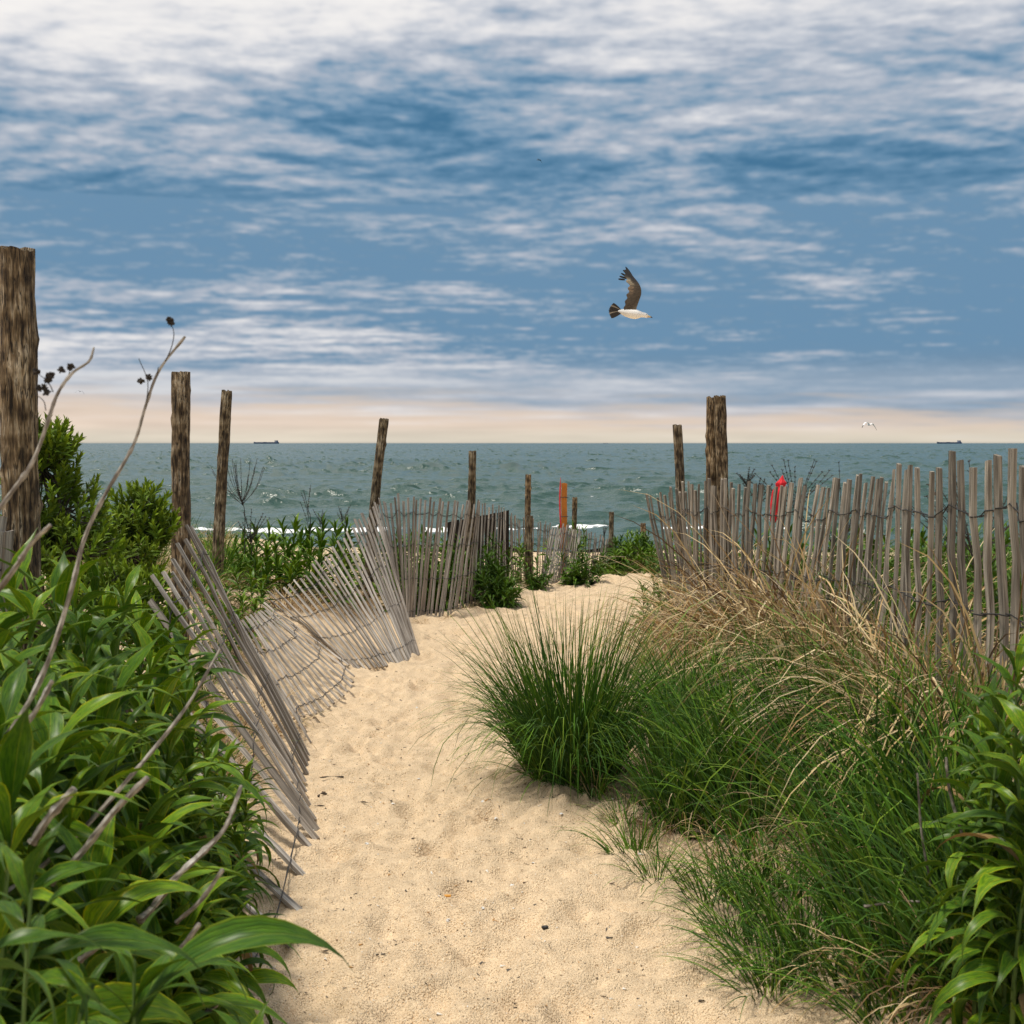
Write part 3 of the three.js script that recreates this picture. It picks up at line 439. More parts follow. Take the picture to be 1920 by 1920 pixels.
// left of the path: heads seen at px, py, d metres away
{
  const spots = [[64, 1175, 2.9], [105, 1140, 3.1], [20, 1130, 3.3], [156, 1205, 3.0], [220, 1205, 3.2], [-40, 1170, 2.9], [280, 1262, 3.4], [349, 1300, 3.6], [60, 1300, 2.6], [206, 1345, 2.9], [130, 1330, 2.75], [300, 1345, 3.3], [321, 1410, 3.1], [220, 1420, 2.75], [413, 1405, 3.9], [445, 1440, 4.1], [487, 1462, 4.4], [383, 1440, 3.6], [90, 1440, 2.4], [183, 1480, 2.6], [0, 1390, 2.3], [293, 1530, 2.9], [403, 1500, 3.6], [485, 1530, 4.1], [345, 1590, 3.1], [478, 1592, 3.8], [420, 1600, 3.5], [252, 1570, 2.6], [130, 1570, 2.3], [262, 1655, 2.5], [367, 1680, 3.0], [455, 1650, 3.4], [400, 1740, 3.1], [330, 1770, 2.7], [455, 1760, 3.35], [20, 1530, 2.0], [180, 1690, 2.2], [300, 1840, 2.45], [390, 1850, 2.8], [-30, 1260, 2.6], [430, 1540, 3.75], [-60, 1480, 2.2], [140, 1140, 4.2], [200, 1165, 4.4], [262, 1185, 4.5], [312, 1215, 4.7], [232, 1130, 4.9], [180, 1115, 5], [60, 1110, 4.4], [120, 1105, 4.5], [345, 1260, 4.6], [380, 1330, 4.5]];
  const looks = ['bright green goldenrod stem with arching lance leaves above the fallen fence', 'glossy green goldenrod stem at the foot of the thickest post', 'green goldenrod stem hanging over the lowest fallen laths', 'green goldenrod stem around the long pale slanting dry stalk', 'green goldenrod stem around the thick broken stalk stub'];
  spots.forEach(([px, py, d], i) => {
    const head = at(px > 370 ? px - 22 : px, py, d), r = rngOf(600 + i), f = onGround(head.x + rr(-0.22, -0.05, r), head.z + rr(-0.12, 0.12, r), -0.02);
    stemPlant(px > 330 ? (py < 1480 ? looks[0] : looks[2]) : py < 1215 ? looks[1] : py < 1500 ? looks[3] : looks[4], px > 330 ? 'goldenrod over the fallen fence' : 'goldenrod stand left of the path', f, head, { seed: i, size: px > 370 ? rr(0.19, 0.26, r) : rr(0.27, 0.39, r), leaves: 35 + Math.floor(r() * 8), from: 0.2 });
  });
  // the closest plants, leaning in from the left
  const near = [[252, 1800, 1.75, [[0.06, 0.8, 0.38, 10, 0.35], [0.5, 0.75, 0.2, 6, 0.2], [2.9, 0.3, 0.22, 9, 0.3], [-0.6, 0.8, 0.16, 4, 0]]], [60, 1640, 1.6, [[-0.5, 0.15, 0.19, 9, -0.3], [0.25, 0.2, 0.26, 7, 0.5], [2.2, 0.6, 0.18, 6, 0]]], [-70, 1660, 1.5, [[-0.25, 0.25, 0.24, 9, -0.6], [0.3, 0.5, 0.2, 7, 0.2]]], [470, 1960, 2.1, [[0.15, 0.35, 0.2, 11, 0.4], [0.9, 0.4, 0.17, 8, 0]]], [150, 1900, 1.7, [[0.0, 0.5, 0.2, 9, 0.2]]]];
  near.forEach(([px, py, d, big], i) => { const head = at(px, py, d); stemPlant('large dark green lance-leaved plant at the lower end of the stand', 'big leaves at the lower end of the stand', onGround(head.x - 0.08, head.z + 0.05, -0.02), head, { seed: 90 + i, size: 0.185, leaves: 20, from: 0.5, big, mats: [leafMats[1], leafMats[0], leafMats[3]] }); });
}
// behind the fan of laths, between the posts, at the right edge and down the far fence
{
  const clump = (list, label, group, opt, hgt) => list.forEach(([px, py, d], i) => { const head = at(px, py, d), r = rngOf(px * 7 + py), f = onGround(head.x + rr(-0.05, 0.05, r), head.z + rr(-0.06, 0.06, r), -0.02); if (head.y - f.y < hgt) f.y = head.y - hgt; stemPlant(label, group, f, head, { seed: px + py, ...opt }); });
  clump([[455, 1010, 11.6], [480, 1003, 11.9], [505, 1000, 11.8], [530, 992, 12], [555, 985, 11.8], [580, 1000, 12], [605, 985, 12.2], [628, 990, 12.1], [650, 985, 12.3], [540, 1030, 11.4], [500, 1040, 11.3], [585, 1030, 11.5], [625, 1020, 11.8], [565, 1012, 11.6], [470, 1040, 11.2], [440, 1025, 11.3], [655, 1005, 12.4], [515, 1018, 11.5], [598, 1008, 11.9], [450, 1060, 10.8], [480, 1065, 10.9], [520, 1055, 11.0], [560, 1055, 11.1], [600, 1055, 11.2], [640, 1045, 11.5], [430, 1045, 10.9], [545, 1075, 10.9], [590, 1078, 11.0], [500, 1080, 10.8], [635, 1070, 11.2]], 'upright green goldenrod behind the fan of fallen laths', 'goldenrod behind the lath fan', { leaves: 36, size: 0.25, geos: plain, from: 0.0, lift: 0.15 }, 0.35);
  clump([[440, 1075, 9.6], [470, 1085, 9.8], [455, 1125, 9.2], [480, 1140, 9.3], [445, 1160, 9.0], [490, 1105, 9.9], [425, 1105, 9.3], [465, 1180, 8.9], [405, 1085, 8.6], [420, 1135, 8.4], [395, 1120, 8.0], [400, 1060, 9.2], [380, 1090, 8.2], [360, 1060, 8.6], [435, 1190, 8.3], [500, 1150, 9.6]], 'pale green leafy plant between the two collapsed fences', 'plants between the collapsed fences', { leaves: 28, size: 0.18, geos: plain, from: 0.0, mats: [leafMats[2], leafMats[0]] }, 0.2);
  clump([[1905, 1270, 3.1], [1880, 1330, 3.0], [1935, 1330, 2.8], [1900, 1400, 2.9], [1860, 1430, 3.1], [1925, 1460, 2.8], [1880, 1500, 3.0], [1935, 1560, 2.75], [1860, 1560, 3.1], [1900, 1620, 2.9], [1960, 1250, 3.1], [1940, 1400, 3.1], [1850, 1350, 3.4]], 'leafy green goldenrod at the right end of the tall fence', 'goldenrod by the tall fence', { leaves: 32, size: 0.24, from: 0.15 }, 0.3);
  clump([[925, 1010, 12.9], [940, 1030, 12.8], [920, 1045, 12.7], [955, 1050, 12.8], [935, 1070, 12.6], [960, 1080, 12.7], [915, 1080, 12.6], [948, 1100, 12.5], [930, 1095, 12.5]], 'dark green bushy plant smothering the pale straight laths', 'plants along the far fence', { leaves: 26, stems: 3, size: 0.19, geos: plain, from: 0, mats: leafMats.slice(0, 2), merged: true }, 0.25);
  clump([[1005, 1050, 14.2], [1000, 1075, 14.1], [1015, 1085, 14.2]], 'small green plant at the foot of the short dark post', 'plants along the far fence', { leaves: 24, stems: 4, size: 0.15, geos: plain, from: 0, mats: leafMats.slice(0, 2), merged: true }, 0.12);
  clump([[1085, 1030, 14.7], [1100, 1045, 14.6], [1080, 1060, 14.5], [1110, 1070, 14.6], [1095, 1080, 14.5], [1075, 1080, 14.6]], 'dark green bushy plant against the tilted lath panel', 'plants along the far fence', { leaves: 26, stems: 3, size: 0.18, geos: plain, from: 0, mats: leafMats.slice(0, 2), merged: true }, 0.15);
  clump([[1060, 990, 15.6], [1075, 985, 15.7], [1095, 992, 15.8], [1048, 994, 15.6]], 'green leaves rising behind the tilted lath panel', 'plants along the far fence', { leaves: 24, stems: 3, size: 0.18, geos: plain, from: 0.1, merged: true }, 0.45);
  clump([[1165, 1010, 15.9], [1185, 1003, 15.8], [1205, 1010, 15.7], [1160, 1035, 15.6], [1180, 1030, 15.5], [1200, 1040, 15.4], [1220, 1030, 15.3], [1175, 1060, 15.3], [1195, 1068, 15.2], [1215, 1065, 15.1], [1150, 1068, 15.3], [1225, 1050, 15], [1140, 1045, 15.9], [1128, 1062, 15.6], [1155, 1018, 16.4], [1215, 1004, 16.4], [1195, 1002, 16.6], [1235, 1020, 15.6], [1240, 1045, 14.6], [1175, 1005, 16.6]], 'dense green goldenrod bush closing off the path end', 'goldenrod at the path end', { leaves: 30, stems: 4, size: 0.19, geos: plain, from: 0, mats: [leafMats[3], leafMats[1]], merged: true }, 0.3);
  clump([[1205, 1105, 10.4], [1215, 1135, 10.1], [1225, 1160, 9.9], [1235, 1110, 10.3], [1240, 1145, 10], [1225, 1085, 10.6], [1250, 1170, 9.8]], 'dark spreading-leaved plant where the tall fence begins', 'plants at the start of the tall fence', { leaves: 30, size: 0.18, geos: plain, from: 0.1, mats: leafMats.slice(0, 2) }, 0.2);
  clump([[760, 1060, 12.2], [800, 1075, 12.3], [830, 1060, 12.4], [790, 1035, 12.4], [850, 1030, 12.8], [730, 1050, 12.3], [815, 1020, 12.8], [770, 1015, 12.9], [740, 1085, 12.1], [845, 1090, 12.4], [725, 1020, 13.0], [755, 1030, 13.1], [785, 1010, 13.2], [805, 1050, 12.8], [835, 1025, 13.2], [865, 1040, 13.2], [870, 1070, 13], [820, 1095, 12.5], [775, 1095, 12.3], [860, 1010, 13.4], [745, 1000, 13.4], [890, 1060, 13.3], [715, 1000, 13.8], [770, 998, 13.8], [800, 996, 13.9], [830, 998, 14], [690, 1010, 13.4], [675, 1030, 12.8], [880, 1005, 14], [915, 1000, 14.2], [950, 1010, 14.6], [975, 1020, 15]], 'green plant growing behind the upright lath fence', 'plants behind the upright fence', { leaves: 26, stems: 3, size: 0.2, geos: plain, from: 0, merged: true, mats: [leafMats[0], leafMats[3], leafMats[1]] }, 0.35);
  clump([[1560, 1010, 9.2], [1610, 1000, 8.9], [1660, 1015, 8.6], [1500, 1020, 9.6], [1700, 1010, 8.2], [1450, 1020, 10], [1750, 1030, 7.6], [1590, 1050, 8.4], [1640, 1060, 8], [1260, 1005, 12.5], [1285, 1030, 11.6], [1300, 1005, 12], [1325, 1010, 12.2], [1360, 1000, 12], [1395, 1035, 10.8], [1440, 1030, 10.6], [1300, 1010, 11.5], [1340, 1020, 11.2], [1380, 1015, 11], [1420, 1005, 10.8], [1480, 1000, 10.4], [1530, 1000, 10], [1580, 995, 9.8], [1630, 1000, 9.4], [1690, 1030, 8.8], [1730, 1005, 8.4], [1780, 1020, 8], [1830, 1010, 7.6], [1880, 1000, 7.4], [1910, 1030, 7], [1860, 1050, 7], [1800, 1060, 7.2]], 'green plant growing on the seaward side of tall fence', 'plants seaward of the tall fence', { leaves: 26, stems: 3, size: 0.2, geos: plain, from: 0, merged: true, mats: [leafMats[0], leafMats[3]] }, 0.35);
}

// ---------- shrub with small whorled leaves ----------
function shrub(label, footP, blobs, seed, n, leafL) {
  const r = rngOf(seed), g = thing('bayberry_shrub', label, 'shrub', footP), tips = [], twigs = [];
  for (let i = 0; i < n; i++) {
    const b = blobs[Math.floor(r() ** 0.9 * blobs.length)]; let p, q; do { p = V(rr(-1, 1, r), rr(-1, 1, r), rr(-1, 1, r)); q = p.length(); } while (q > 1 || q < 0.35);
    const t = b.c.clone().add(V(p.x * b.r.x, p.y * b.r.y, p.z * b.r.z)).sub(footP); tips.push([t, p, b.c.clone().sub(footP)]);
  }
  for (const b of blobs) { const c = b.c.clone().sub(footP); twigs.push(tube(smooth([V(rr(-0.05, 0.05, r), -0.1, rr(-0.05, 0.05, r)), c.clone().multiplyScalar(0.5).add(V(rr(-0.06, 0.06, r), 0, rr(-0.06, 0.06, r))), c], 8), [...Array(9)].map((_, i) => 0.012 - 0.0008 * i), 6)); }
  const pos = [], idx = [], uv = [], col = [];
  for (const [t, p, c] of tips) {
    const mid = t.clone().lerp(c, 0.6); twigs.push(tube([c.clone().lerp(mid, rr(0, 0.5, r)), mid.clone().add(V(0, -0.03, 0)), t], [0.005, 0.0035, 0.002], 4, false));
    const dir = V(p.x * 0.6, 0.8 + 0.3 * p.y, p.z * 0.6).add(V(rr(-0.35, 0.35, r), 0, rr(-0.35, 0.35, r))).normalize(), nL = 13 + Math.floor(r() * 6), tone = rr(0.72, 1.25, r);
    for (let k = 0; k < nL; k++) {
      const s = k / nL, L = leafL * rr(0.75, 1.15, r) * (1 - 0.35 * s), az = k * 2.4 + rr(-0.3, 0.3, r), open = lerp(1.15, 0.25, s) + rr(-0.15, 0.15, r);
      const x = V(1, 0, 0).addScaledVector(dir, -dir.x).normalize(), y = dir.clone().cross(x), out = x.multiplyScalar(Math.cos(az)).addScaledVector(y, Math.sin(az));
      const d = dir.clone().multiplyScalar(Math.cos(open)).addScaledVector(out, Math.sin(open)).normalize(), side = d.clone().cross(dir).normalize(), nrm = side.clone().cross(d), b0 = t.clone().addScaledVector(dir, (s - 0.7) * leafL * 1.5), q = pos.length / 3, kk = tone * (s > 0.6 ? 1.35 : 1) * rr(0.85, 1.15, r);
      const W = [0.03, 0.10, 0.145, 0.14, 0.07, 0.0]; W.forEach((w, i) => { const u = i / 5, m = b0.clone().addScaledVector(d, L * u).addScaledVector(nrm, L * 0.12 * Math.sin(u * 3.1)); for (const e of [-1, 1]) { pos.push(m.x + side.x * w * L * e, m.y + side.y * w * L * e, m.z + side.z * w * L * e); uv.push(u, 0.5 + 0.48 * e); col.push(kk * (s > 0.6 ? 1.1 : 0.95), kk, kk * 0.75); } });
      for (let i = 0; i < 5; i++) { const a = q + i * 2; idx.push(a, a + 1, a + 2, a + 1, a + 3, a + 2); }
    }
  }
  part('branches', mergeGeometries(twigs), std({ color: lin(0.07, 0.055, 0.04), roughness: 0.9 }), g);
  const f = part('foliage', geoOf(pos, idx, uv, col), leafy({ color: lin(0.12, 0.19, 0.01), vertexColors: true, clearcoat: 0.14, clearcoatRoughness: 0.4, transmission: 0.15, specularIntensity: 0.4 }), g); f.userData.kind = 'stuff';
}
{
  const S = 2501; const blob = (px, py, d, rx, ry, rz) => ({ c: at(px, py, d), r: V(rx * d / S, ry * d / S, rz) });
  const f1 = foot(V(-2.05, 0, -6.2), 0), f2 = foot(V(-1.95, 0, -7.4), 0), f3 = foot(V(-1.75, 0, -6.0), 0);
  shrub('tall bright green leafy shrub beside the thickest post', f1, [blob(80, 880, 6.2, 75, 85, 0.25), blob(110, 960, 6.2, 95, 75, 0.3), blob(130, 1030, 6.1, 100, 60, 0.3), blob(60, 1000, 6.1, 70, 80, 0.3), blob(95, 830, 6.2, 45, 40, 0.18)], 51, 330, 0.066);
  shrub('rounded green leafy shrub in front of the knotty post', f2, [blob(255, 955, 7.2, 62, 52, 0.2), blob(285, 985, 7.2, 48, 40, 0.18), blob(210, 1000, 7.2, 60, 50, 0.2), blob(245, 1040, 7.1, 70, 40, 0.22)], 52, 240, 0.066);
  shrub('low yellow-green leafy shrub beside the leaning lath tops', f3, [blob(230, 1100, 5.9, 80, 50, 0.2), blob(285, 1120, 5.9, 45, 55, 0.15), blob(300, 1180, 5.7, 45, 50, 0.14), blob(170, 1100, 5.8, 60, 45, 0.2), blob(240, 1160, 5.6, 70, 40, 0.16)], 53, 260, 0.06);
}

// ---------- beach grass ----------
const bladeMat = leafy({ vertexColors: true, color: lin(1, 1, 1), transmission: 0.12, specularIntensity: 0.5 });
const dryMat = leafy({ vertexColors: true, color: lin(1, 1, 1), transmission: 0.15 });
function blades(n, { radius, len, spread, bend, width, tint, lean = [0, 0], stiff = 0 }, seed) {
  const r = rngOf(seed), pos = [], idx = [], col = [], uv = [], SEG = 7, w2 = V();
  for (let i = 0; i < n; i++) {
    const a = rr(0, 6.283, r), q = Math.sqrt(r()), bx = Math.cos(a) * q * radius, bz = Math.sin(a) * q * radius, L = rr(len[0], len[1], r) * (r() < 0.15 ? 0.6 : 1), az = a + rr(-0.7, 0.7, r), tilt = (0.12 + q * spread) * rr(0.3, 1.1, r);
    const dir = V(Math.sin(tilt) * Math.cos(az) + lean[0] * rr(0.4, 1.2, r), Math.cos(tilt), Math.sin(tilt) * Math.sin(az) + lean[1] * rr(0.4, 1.2, r)).normalize();
    const out = V(dir.x, 0, dir.z); if (out.lengthSq() < 1e-4) out.set(Math.cos(az), 0, Math.sin(az)); out.normalize();
    const B = rr(bend[0], bend[1], r), kink = r() < 0.12 ? rr(0.35, 0.8, r) : 2, p = V(bx, -0.03, bz), W = width * rr(0.7, 1.25, r), c = tint[Math.floor(r() * tint.length)], k = rr(0.75, 1.25, r), q0 = pos.length / 3, sideYaw = rr(-1.2, 1.2, r);
    const d = dir.clone(), hor = V(-out.z, 0, out.x).multiplyScalar(Math.cos(sideYaw)).addScaledVector(out, Math.sin(sideYaw)).normalize();
    for (let s = 0; s <= SEG; s++) {
      const t = s / SEG; if (s) { d.addScaledVector(V(0, -1, 0), B * t / SEG * 1.6 * (t > kink ? 2.6 : 1)).addScaledVector(out, B * 0.45 / SEG * (1 - t)).normalize(); p.addScaledVector(d, L / SEG); }
      w2.copy(hor).addScaledVector(d, -hor.dot(d)).normalize(); const w = W * (s === SEG ? 0.06 : 1 - 0.75 * t ** 1.6) * (s ? 1 : 0.8);
      pos.push(p.x - w2.x * w, p.y - w2.y * w, p.z - w2.z * w, p.x + w2.x * w, p.y + w2.y * w, p.z + w2.z * w); col.push(c[0] * k, c[1] * k, c[2] * k, c[0] * k, c[1] * k, c[2] * k); uv.push(0, t, 1, t);
      if (s) { const b = q0 + s * 2; idx.push(b - 2, b - 1, b, b - 1, b + 1, b); }
    }
  }
  return geoOf(pos, idx, uv, col);
}
const GREEN = [[0.026, 0.075, 0.005], [0.035, 0.095, 0.006], [0.045, 0.115, 0.007], [0.065, 0.155, 0.009], [0.10, 0.205, 0.012], [0.16, 0.25, 0.02], [0.04, 0.10, 0.014]], TAN = [[0.46, 0.31, 0.13], [0.56, 0.41, 0.20], [0.36, 0.22, 0.085], [0.20, 0.115, 0.045], [0.62, 0.48, 0.27], [0.14, 0.08, 0.035]], MIXD = [...TAN, ...TAN, [0.16, 0.18, 0.04], [0.13, 0.19, 0.03]];
function tussock(label, group, p, geos, { scale = 1, turn = 0, name = 'grass_tussock' } = {}) {
  const g = thing(name, label, 'grass', p, group); g.rotation.y = turn; g.scale.setScalar(scale);
  for (const [n, q, m] of geos) { const o = part(n, q, m, g); o.userData.kind = 'stuff'; }
  return g;
}
// the big tussock standing alone in the path
{
  const p = onGround(0.27, -5.95);
  tussock('big round green grass tussock standing alone in the path', undefined, p, [['blades', blades(320, { radius: 0.15, len: [0.6, 0.98], spread: 0.28, bend: [0.15, 0.9], width: 0.003, tint: GREEN }, 36), bladeMat], ['blades', blades(1350, { radius: 0.2, len: [0.45, 0.85], spread: 0.3, bend: [0.4, 2.4], width: 0.003, tint: GREEN, lean: [-0.03, 0.02] }, 31), bladeMat], ['blades', blades(170, { radius: 0.2, len: [0.25, 0.5], spread: 0.8, bend: [1.2, 2.4], width: 0.0026, tint: GREEN, lean: [-0.12, 0.06] }, 33), bladeMat], ['dry_blades', blades(130, { radius: 0.2, len: [0.12, 0.34], spread: 1.4, bend: [0.6, 2], width: 0.0022, tint: TAN }, 32), dryMat]], { scale: 1.0 });
  tussock('small grass shoot at the foot of the big tussock', undefined, onGround(0.36, -5.7), [['blades', blades(60, { radius: 0.03, len: [0.2, 0.5], spread: 0.8, bend: [0.4, 1.2], width: 0.0028, tint: GREEN }, 34), bladeMat], ['dry_blades', blades(22, { radius: 0.03, len: [0.1, 0.25], spread: 0.9, bend: [0.3, 1], width: 0.0025, tint: TAN }, 35), dryMat]]);
}
// shared tufts for the right-hand dune
const tall = [...Array(6)].map((_, i) => blades(125, { radius: 0.1, len: [0.3, 0.82], spread: 0.42, bend: [0.15, 1.6], width: 0.0046, tint: GREEN, lean: [0.1 * Math.cos(i * 2), 0.1 * Math.sin(i * 2)] }, 50 + i));
const small = [...Array(4)].map((_, i) => blades(85, { radius: 0.1, len: [0.18, 0.44], spread: 0.8, bend: [0.4, 1.6], width: 0.003, tint: GREEN, lean: [-0.15, 0.05] }, 70 + i));
const dry = [...Array(6)].map((_, i) => blades(150, { radius: 0.2, len: [0.5, 1.1], spread: 0.7, bend: [0.9, 3.2], width: 0.0046, tint: MIXD, lean: [-0.16, 0.16] }, 80 + i));
const thatch = [...Array(4)].map((_, i) => blades(110, { radius: 0.17, len: [0.2, 0.5], spread: 1.3, bend: [1, 2.6], width: 0.003, tint: TAN, lean: [-0.2, 0.2] }, 90 + i));
{
  const r = rngOf(404);
  const rows = [
    // [px, py of the foot on the dune, scale]
    [1255, 1430, 0.75], [1270, 1500, 0.95], [1300, 1450, 0.95], [1330, 1540, 0.9], [1350, 1480, 1], [1390, 1520, 1], [1420, 1580, 0.9], [1440, 1490, 1], [1470, 1540, 0.95], [1400, 1430, 0.95], [1255, 1330, 0.75], [1290, 1370, 0.9], [1340, 1380, 0.9], [1530, 1520, 1], [1560, 1620, 0.9], [1590, 1560, 1], [1620, 1650, 0.9], [1600, 1720, 0.85], [1660, 1600, 1], [1680, 1700, 0.95], [1640, 1790, 0.75], [1720, 1640, 1], [1740, 1760, 0.9], [1780, 1700, 1], [1700, 1840, 0.8], [1790, 1830, 0.9], [1850, 1750, 0.95], [1830, 1890, 0.85], [1900, 1840, 0.9], [1900, 1690, 1], [1500, 1460, 0.95], [1580, 1470, 0.95], [1640, 1500, 0.95], [1700, 1530, 0.95], [1770, 1580, 0.95], [1830, 1640, 0.95], [1930, 1920, 0.9], [1280, 1420, 0.85],
  ];
  rows.push([1235, 1490, 0.62], [1260, 1545, 0.68], [1300, 1560, 0.72], [1225, 1420, 0.6], [1240, 1350, 0.62], [1270, 1370, 0.7], [1310, 1400, 0.8], [1370, 1430, 0.85], [1350, 1560, 0.75], [1410, 1480, 0.85], [1460, 1420, 0.9], [1520, 1480, 0.9], [1560, 1530, 0.95], [1610, 1600, 0.95], [1650, 1450, 0.9], [1720, 1480, 0.9], [1560, 1400, 0.85], [1500, 1390, 0.85], [1620, 1400, 0.85], [1400, 1370, 0.8]);
  rows.forEach(([px, py, s], i) => { const p = groundAt(px, py); tussock(px < 1330 ? 'green beach grass tussock beside the big lone tussock' : px > 1680 ? 'green beach grass tussock below the right-hand goldenrod' : py < 1485 ? 'green beach grass tussock just below the straw-coloured grass' : 'green beach grass tussock above the small tufts on sand', 'beach grass on the right dune', p, [['blades', tall[i % 6], bladeMat], ...(i % 3 === 0 ? [['dry_blades', thatch[i % 4], dryMat]] : [])], { scale: s * rr(0.9, 1.08, r), turn: rr(0, 6.28, r) }); });
  [[1380, 1690, 1.05], [1330, 1680, 0.8], [1430, 1660, 1.1], [1465, 1690, 0.95], [1400, 1760, 0.7], [1375, 1752, 0.75], [1440, 1850, 0.75], [1455, 1832, 0.95], [1490, 1800, 1.05], [1510, 1760, 1.1], [1230, 1640, 0.7], [1185, 1590, 0.8], [1530, 1830, 0.9], [1580, 1850, 0.9], [1640, 1890, 1], [1690, 1915, 0.9], [1165, 1540, 0.6], [1410, 1715, 0.6]].forEach(([px, py, s], i) => tussock('small green grass tuft rooted in open sand by path', 'small tufts at the path edge', groundAt(px, py), [['blades', small[i % 4], bladeMat]], { scale: s, turn: rr(-0.8, 0.8, r) }));
  // straw-coloured grass matted against the tall fence
  const straw = [[1250, 1240, 0.75], [1300, 1215, 1], [1340, 1235, 1.15], [1390, 1215, 1.25], [1430, 1245, 1.25], [1470, 1230, 1.25], [1480, 1290, 1], [1530, 1270, 1], [1560, 1305, 0.9], [1610, 1300, 1], [1640, 1335, 0.9], [1690, 1360, 0.95], [1720, 1410, 0.9], [1830, 1440, 0.9], [1880, 1450, 0.9], [1760, 1400, 0.95], [1770, 1430, 0.85], [1800, 1480, 0.75], [1400, 1180, 0.95], [1350, 1170, 0.9], [1450, 1185, 0.9]];
  straw.forEach(([px, py, s], i) => { const p = groundAt(px, py); tussock(px < 1420 ? 'straw-coloured dead grass below the split post' : px < 1580 ? 'straw-coloured dead grass below the red cloth' : 'straw-coloured dead grass at the foot of widest laths', 'dead grass along the tall fence', p, [['dry_blades', dry[i % 6], dryMat], ...(i % 2 ? [['blades', small[i % 4], bladeMat]] : [])], { scale: s * rr(0.9, 1.12, r), turn: rr(-1.4, 1.6, r), name: 'dead_grass_tussock' }); });
  for (let i = 0; i < 18; i++) tussock('brown matted dead grass under the leaning laths', 'dead grass under the leaning fence', onGround(rr(-2.0, -1.3, r), rr(-7.4, -5.4, r)), [['dry_blades', thatch[i % 4], dryMat], ...(i % 3 ? [] : [['blades', small[i % 4], bladeMat]])], { scale: rr(0.7, 1.05, r), turn: rr(0, 6, r), name: 'dead_grass_tussock' });
  // behind the fences
  for (let i = 0; i < 60; i++) { const px = rr(1250, 1950, r), d = rr(6.5, 13, r), x = (px - 960) / 2501 * d; if (x < 1.85 - 0.05 * d && d < 10.5) continue; tussock('green and yellow grass clump behind the tall lath fence', 'grass seaward of the tall fence', onGround(x + 0.35, -d), [['blades', tall[i % 6], bladeMat], ...(i % 2 ? [['dry_blades', thatch[i % 4], dryMat]] : [])], { scale: rr(0.7, 1, r), turn: rr(0, 6, r) }); }
  for (let i = 0; i < 14; i++) { const px = rr(330, 470, r), d = rr(11.5, 16, r), x = (px - 960) / 2501 * d; tussock('yellow-green grass clump on the dune behind slim tall post', 'grass behind the slim tall post', onGround(x, -d), [['blades', small[i % 4], bladeMat], ['dry_blades', thatch[i % 4], dryMat]], { scale: rr(0.8, 1.15, r), turn: rr(0, 6, r) }); }
  for (let i = 0; i < 22; i++) tussock('green grass clump on the dune behind the knotty post', 'grass behind the knotty post', onGround(rr(-3.3, -2.1, r), rr(-11.2, -8.2, r)), [['blades', (i % 2 ? tall : small)[i % 4], bladeMat], ['dry_blades', thatch[i % 4], dryMat]], { scale: rr(0.45, 0.7, r), turn: rr(0, 6, r) });
  for (const [px, py, s] of [[420, 1150, 0.8], [440, 1180, 0.8], [400, 1130, 0.8], [430, 1215, 0.7], [380, 1110, 0.8], [455, 1160, 0.7], [545, 1115, 0.8], [590, 1112, 0.9], [630, 1118, 0.9], [670, 1125, 0.8], [570, 1130, 0.7], [640, 1140, 0.7], [520, 1125, 0.7]]) tussock('brown dead grass heaped behind the fan of laths', 'dead grass behind the lath fan', groundAt(px, py + 12), [['dry_blades', thatch[Math.floor(r() * 4)], dryMat], ['dry_blades', thatch[Math.floor(r() * 4)], dryMat]], { scale: s, turn: rr(0, 6, r), name: 'dead_grass_tussock' });
  for (const [px, py, s] of [[790, 1165, 0.3], [840, 1160, 0.3], [905, 1135, 0.35], [970, 1095, 0.5], [1000, 1098, 0.5], [880, 1145, 0.3]]) tussock('wisp of dry grass at the foot of upright fence', 'dry wisps at the fence foot', groundAt(px, py), [['dry_blades', thatch[Math.floor(r() * 4)], dryMat], ...(px > 950 ? [['blades', small[0], bladeMat]] : [])], { scale: s, turn: rr(0, 6, r), name: 'dead_grass_tussock' });
}

// ---------- dry stalks and dead weeds ----------
const stalkMat = woodMat(woodTexture(91, [0.34, 0.30, 0.26], [0.66, 0.63, 0.58], [0.82, 0.80, 0.76], 4, 0.5, 256, 6), [4, 2], 0.002), weedMat = std({ color: lin(0.035, 0.028, 0.022), roughness: 0.9 });
function stalk(label, pts, d, rpx, side = [], d2 = d) {
  const w = pts.map(([x, y], i) => at(x, y, lerp(d, d2, i / (pts.length - 1)))), g = thing('dry_stalk', label, 'stalk', w[0].clone()), o = w[0], line = smooth(w.map((p) => p.clone().sub(o)), pts.length * 5), r = rngOf(pts[0][0] + 9);
  part('stem', tube(line, line.map((_, i) => (rpx[0] + (rpx[1] - rpx[0]) * i / line.length) * d / 2501 / 2 * (1 + rr(-0.12, 0.16, r) + (i % 9 === 0 ? 0.35 : 0))), 7), stalkMat, g);
  for (const s of side) { const q = smooth(s.pts.map(([x, y]) => at(x, y, lerp(d, d2, 0.8)).sub(o)), 8); part('twig', tube(q, q.map((_, i) => (2.4 - 0.12 * i) * d / 2501 / 2), 5), weedMat, g); for (const [bx, by] of s.buds ?? []) { const b = new THREE.IcosahedronGeometry(0.0046 * d / 2, 2), a = b.attributes.position; for (let i = 0; i < a.count; i++) { const k = 1 + 0.9 * n3(a.getX(i) * 500 + bx, a.getY(i) * 500, a.getZ(i) * 500); a.setXYZ(i, a.getX(i) * k, a.getY(i) * k, a.getZ(i) * k); } b.computeVertexNormals(); part('seed_head', b, weedMat, g).position.copy(at(bx, by, lerp(d, d2, 0.8)).sub(o)); } }
}
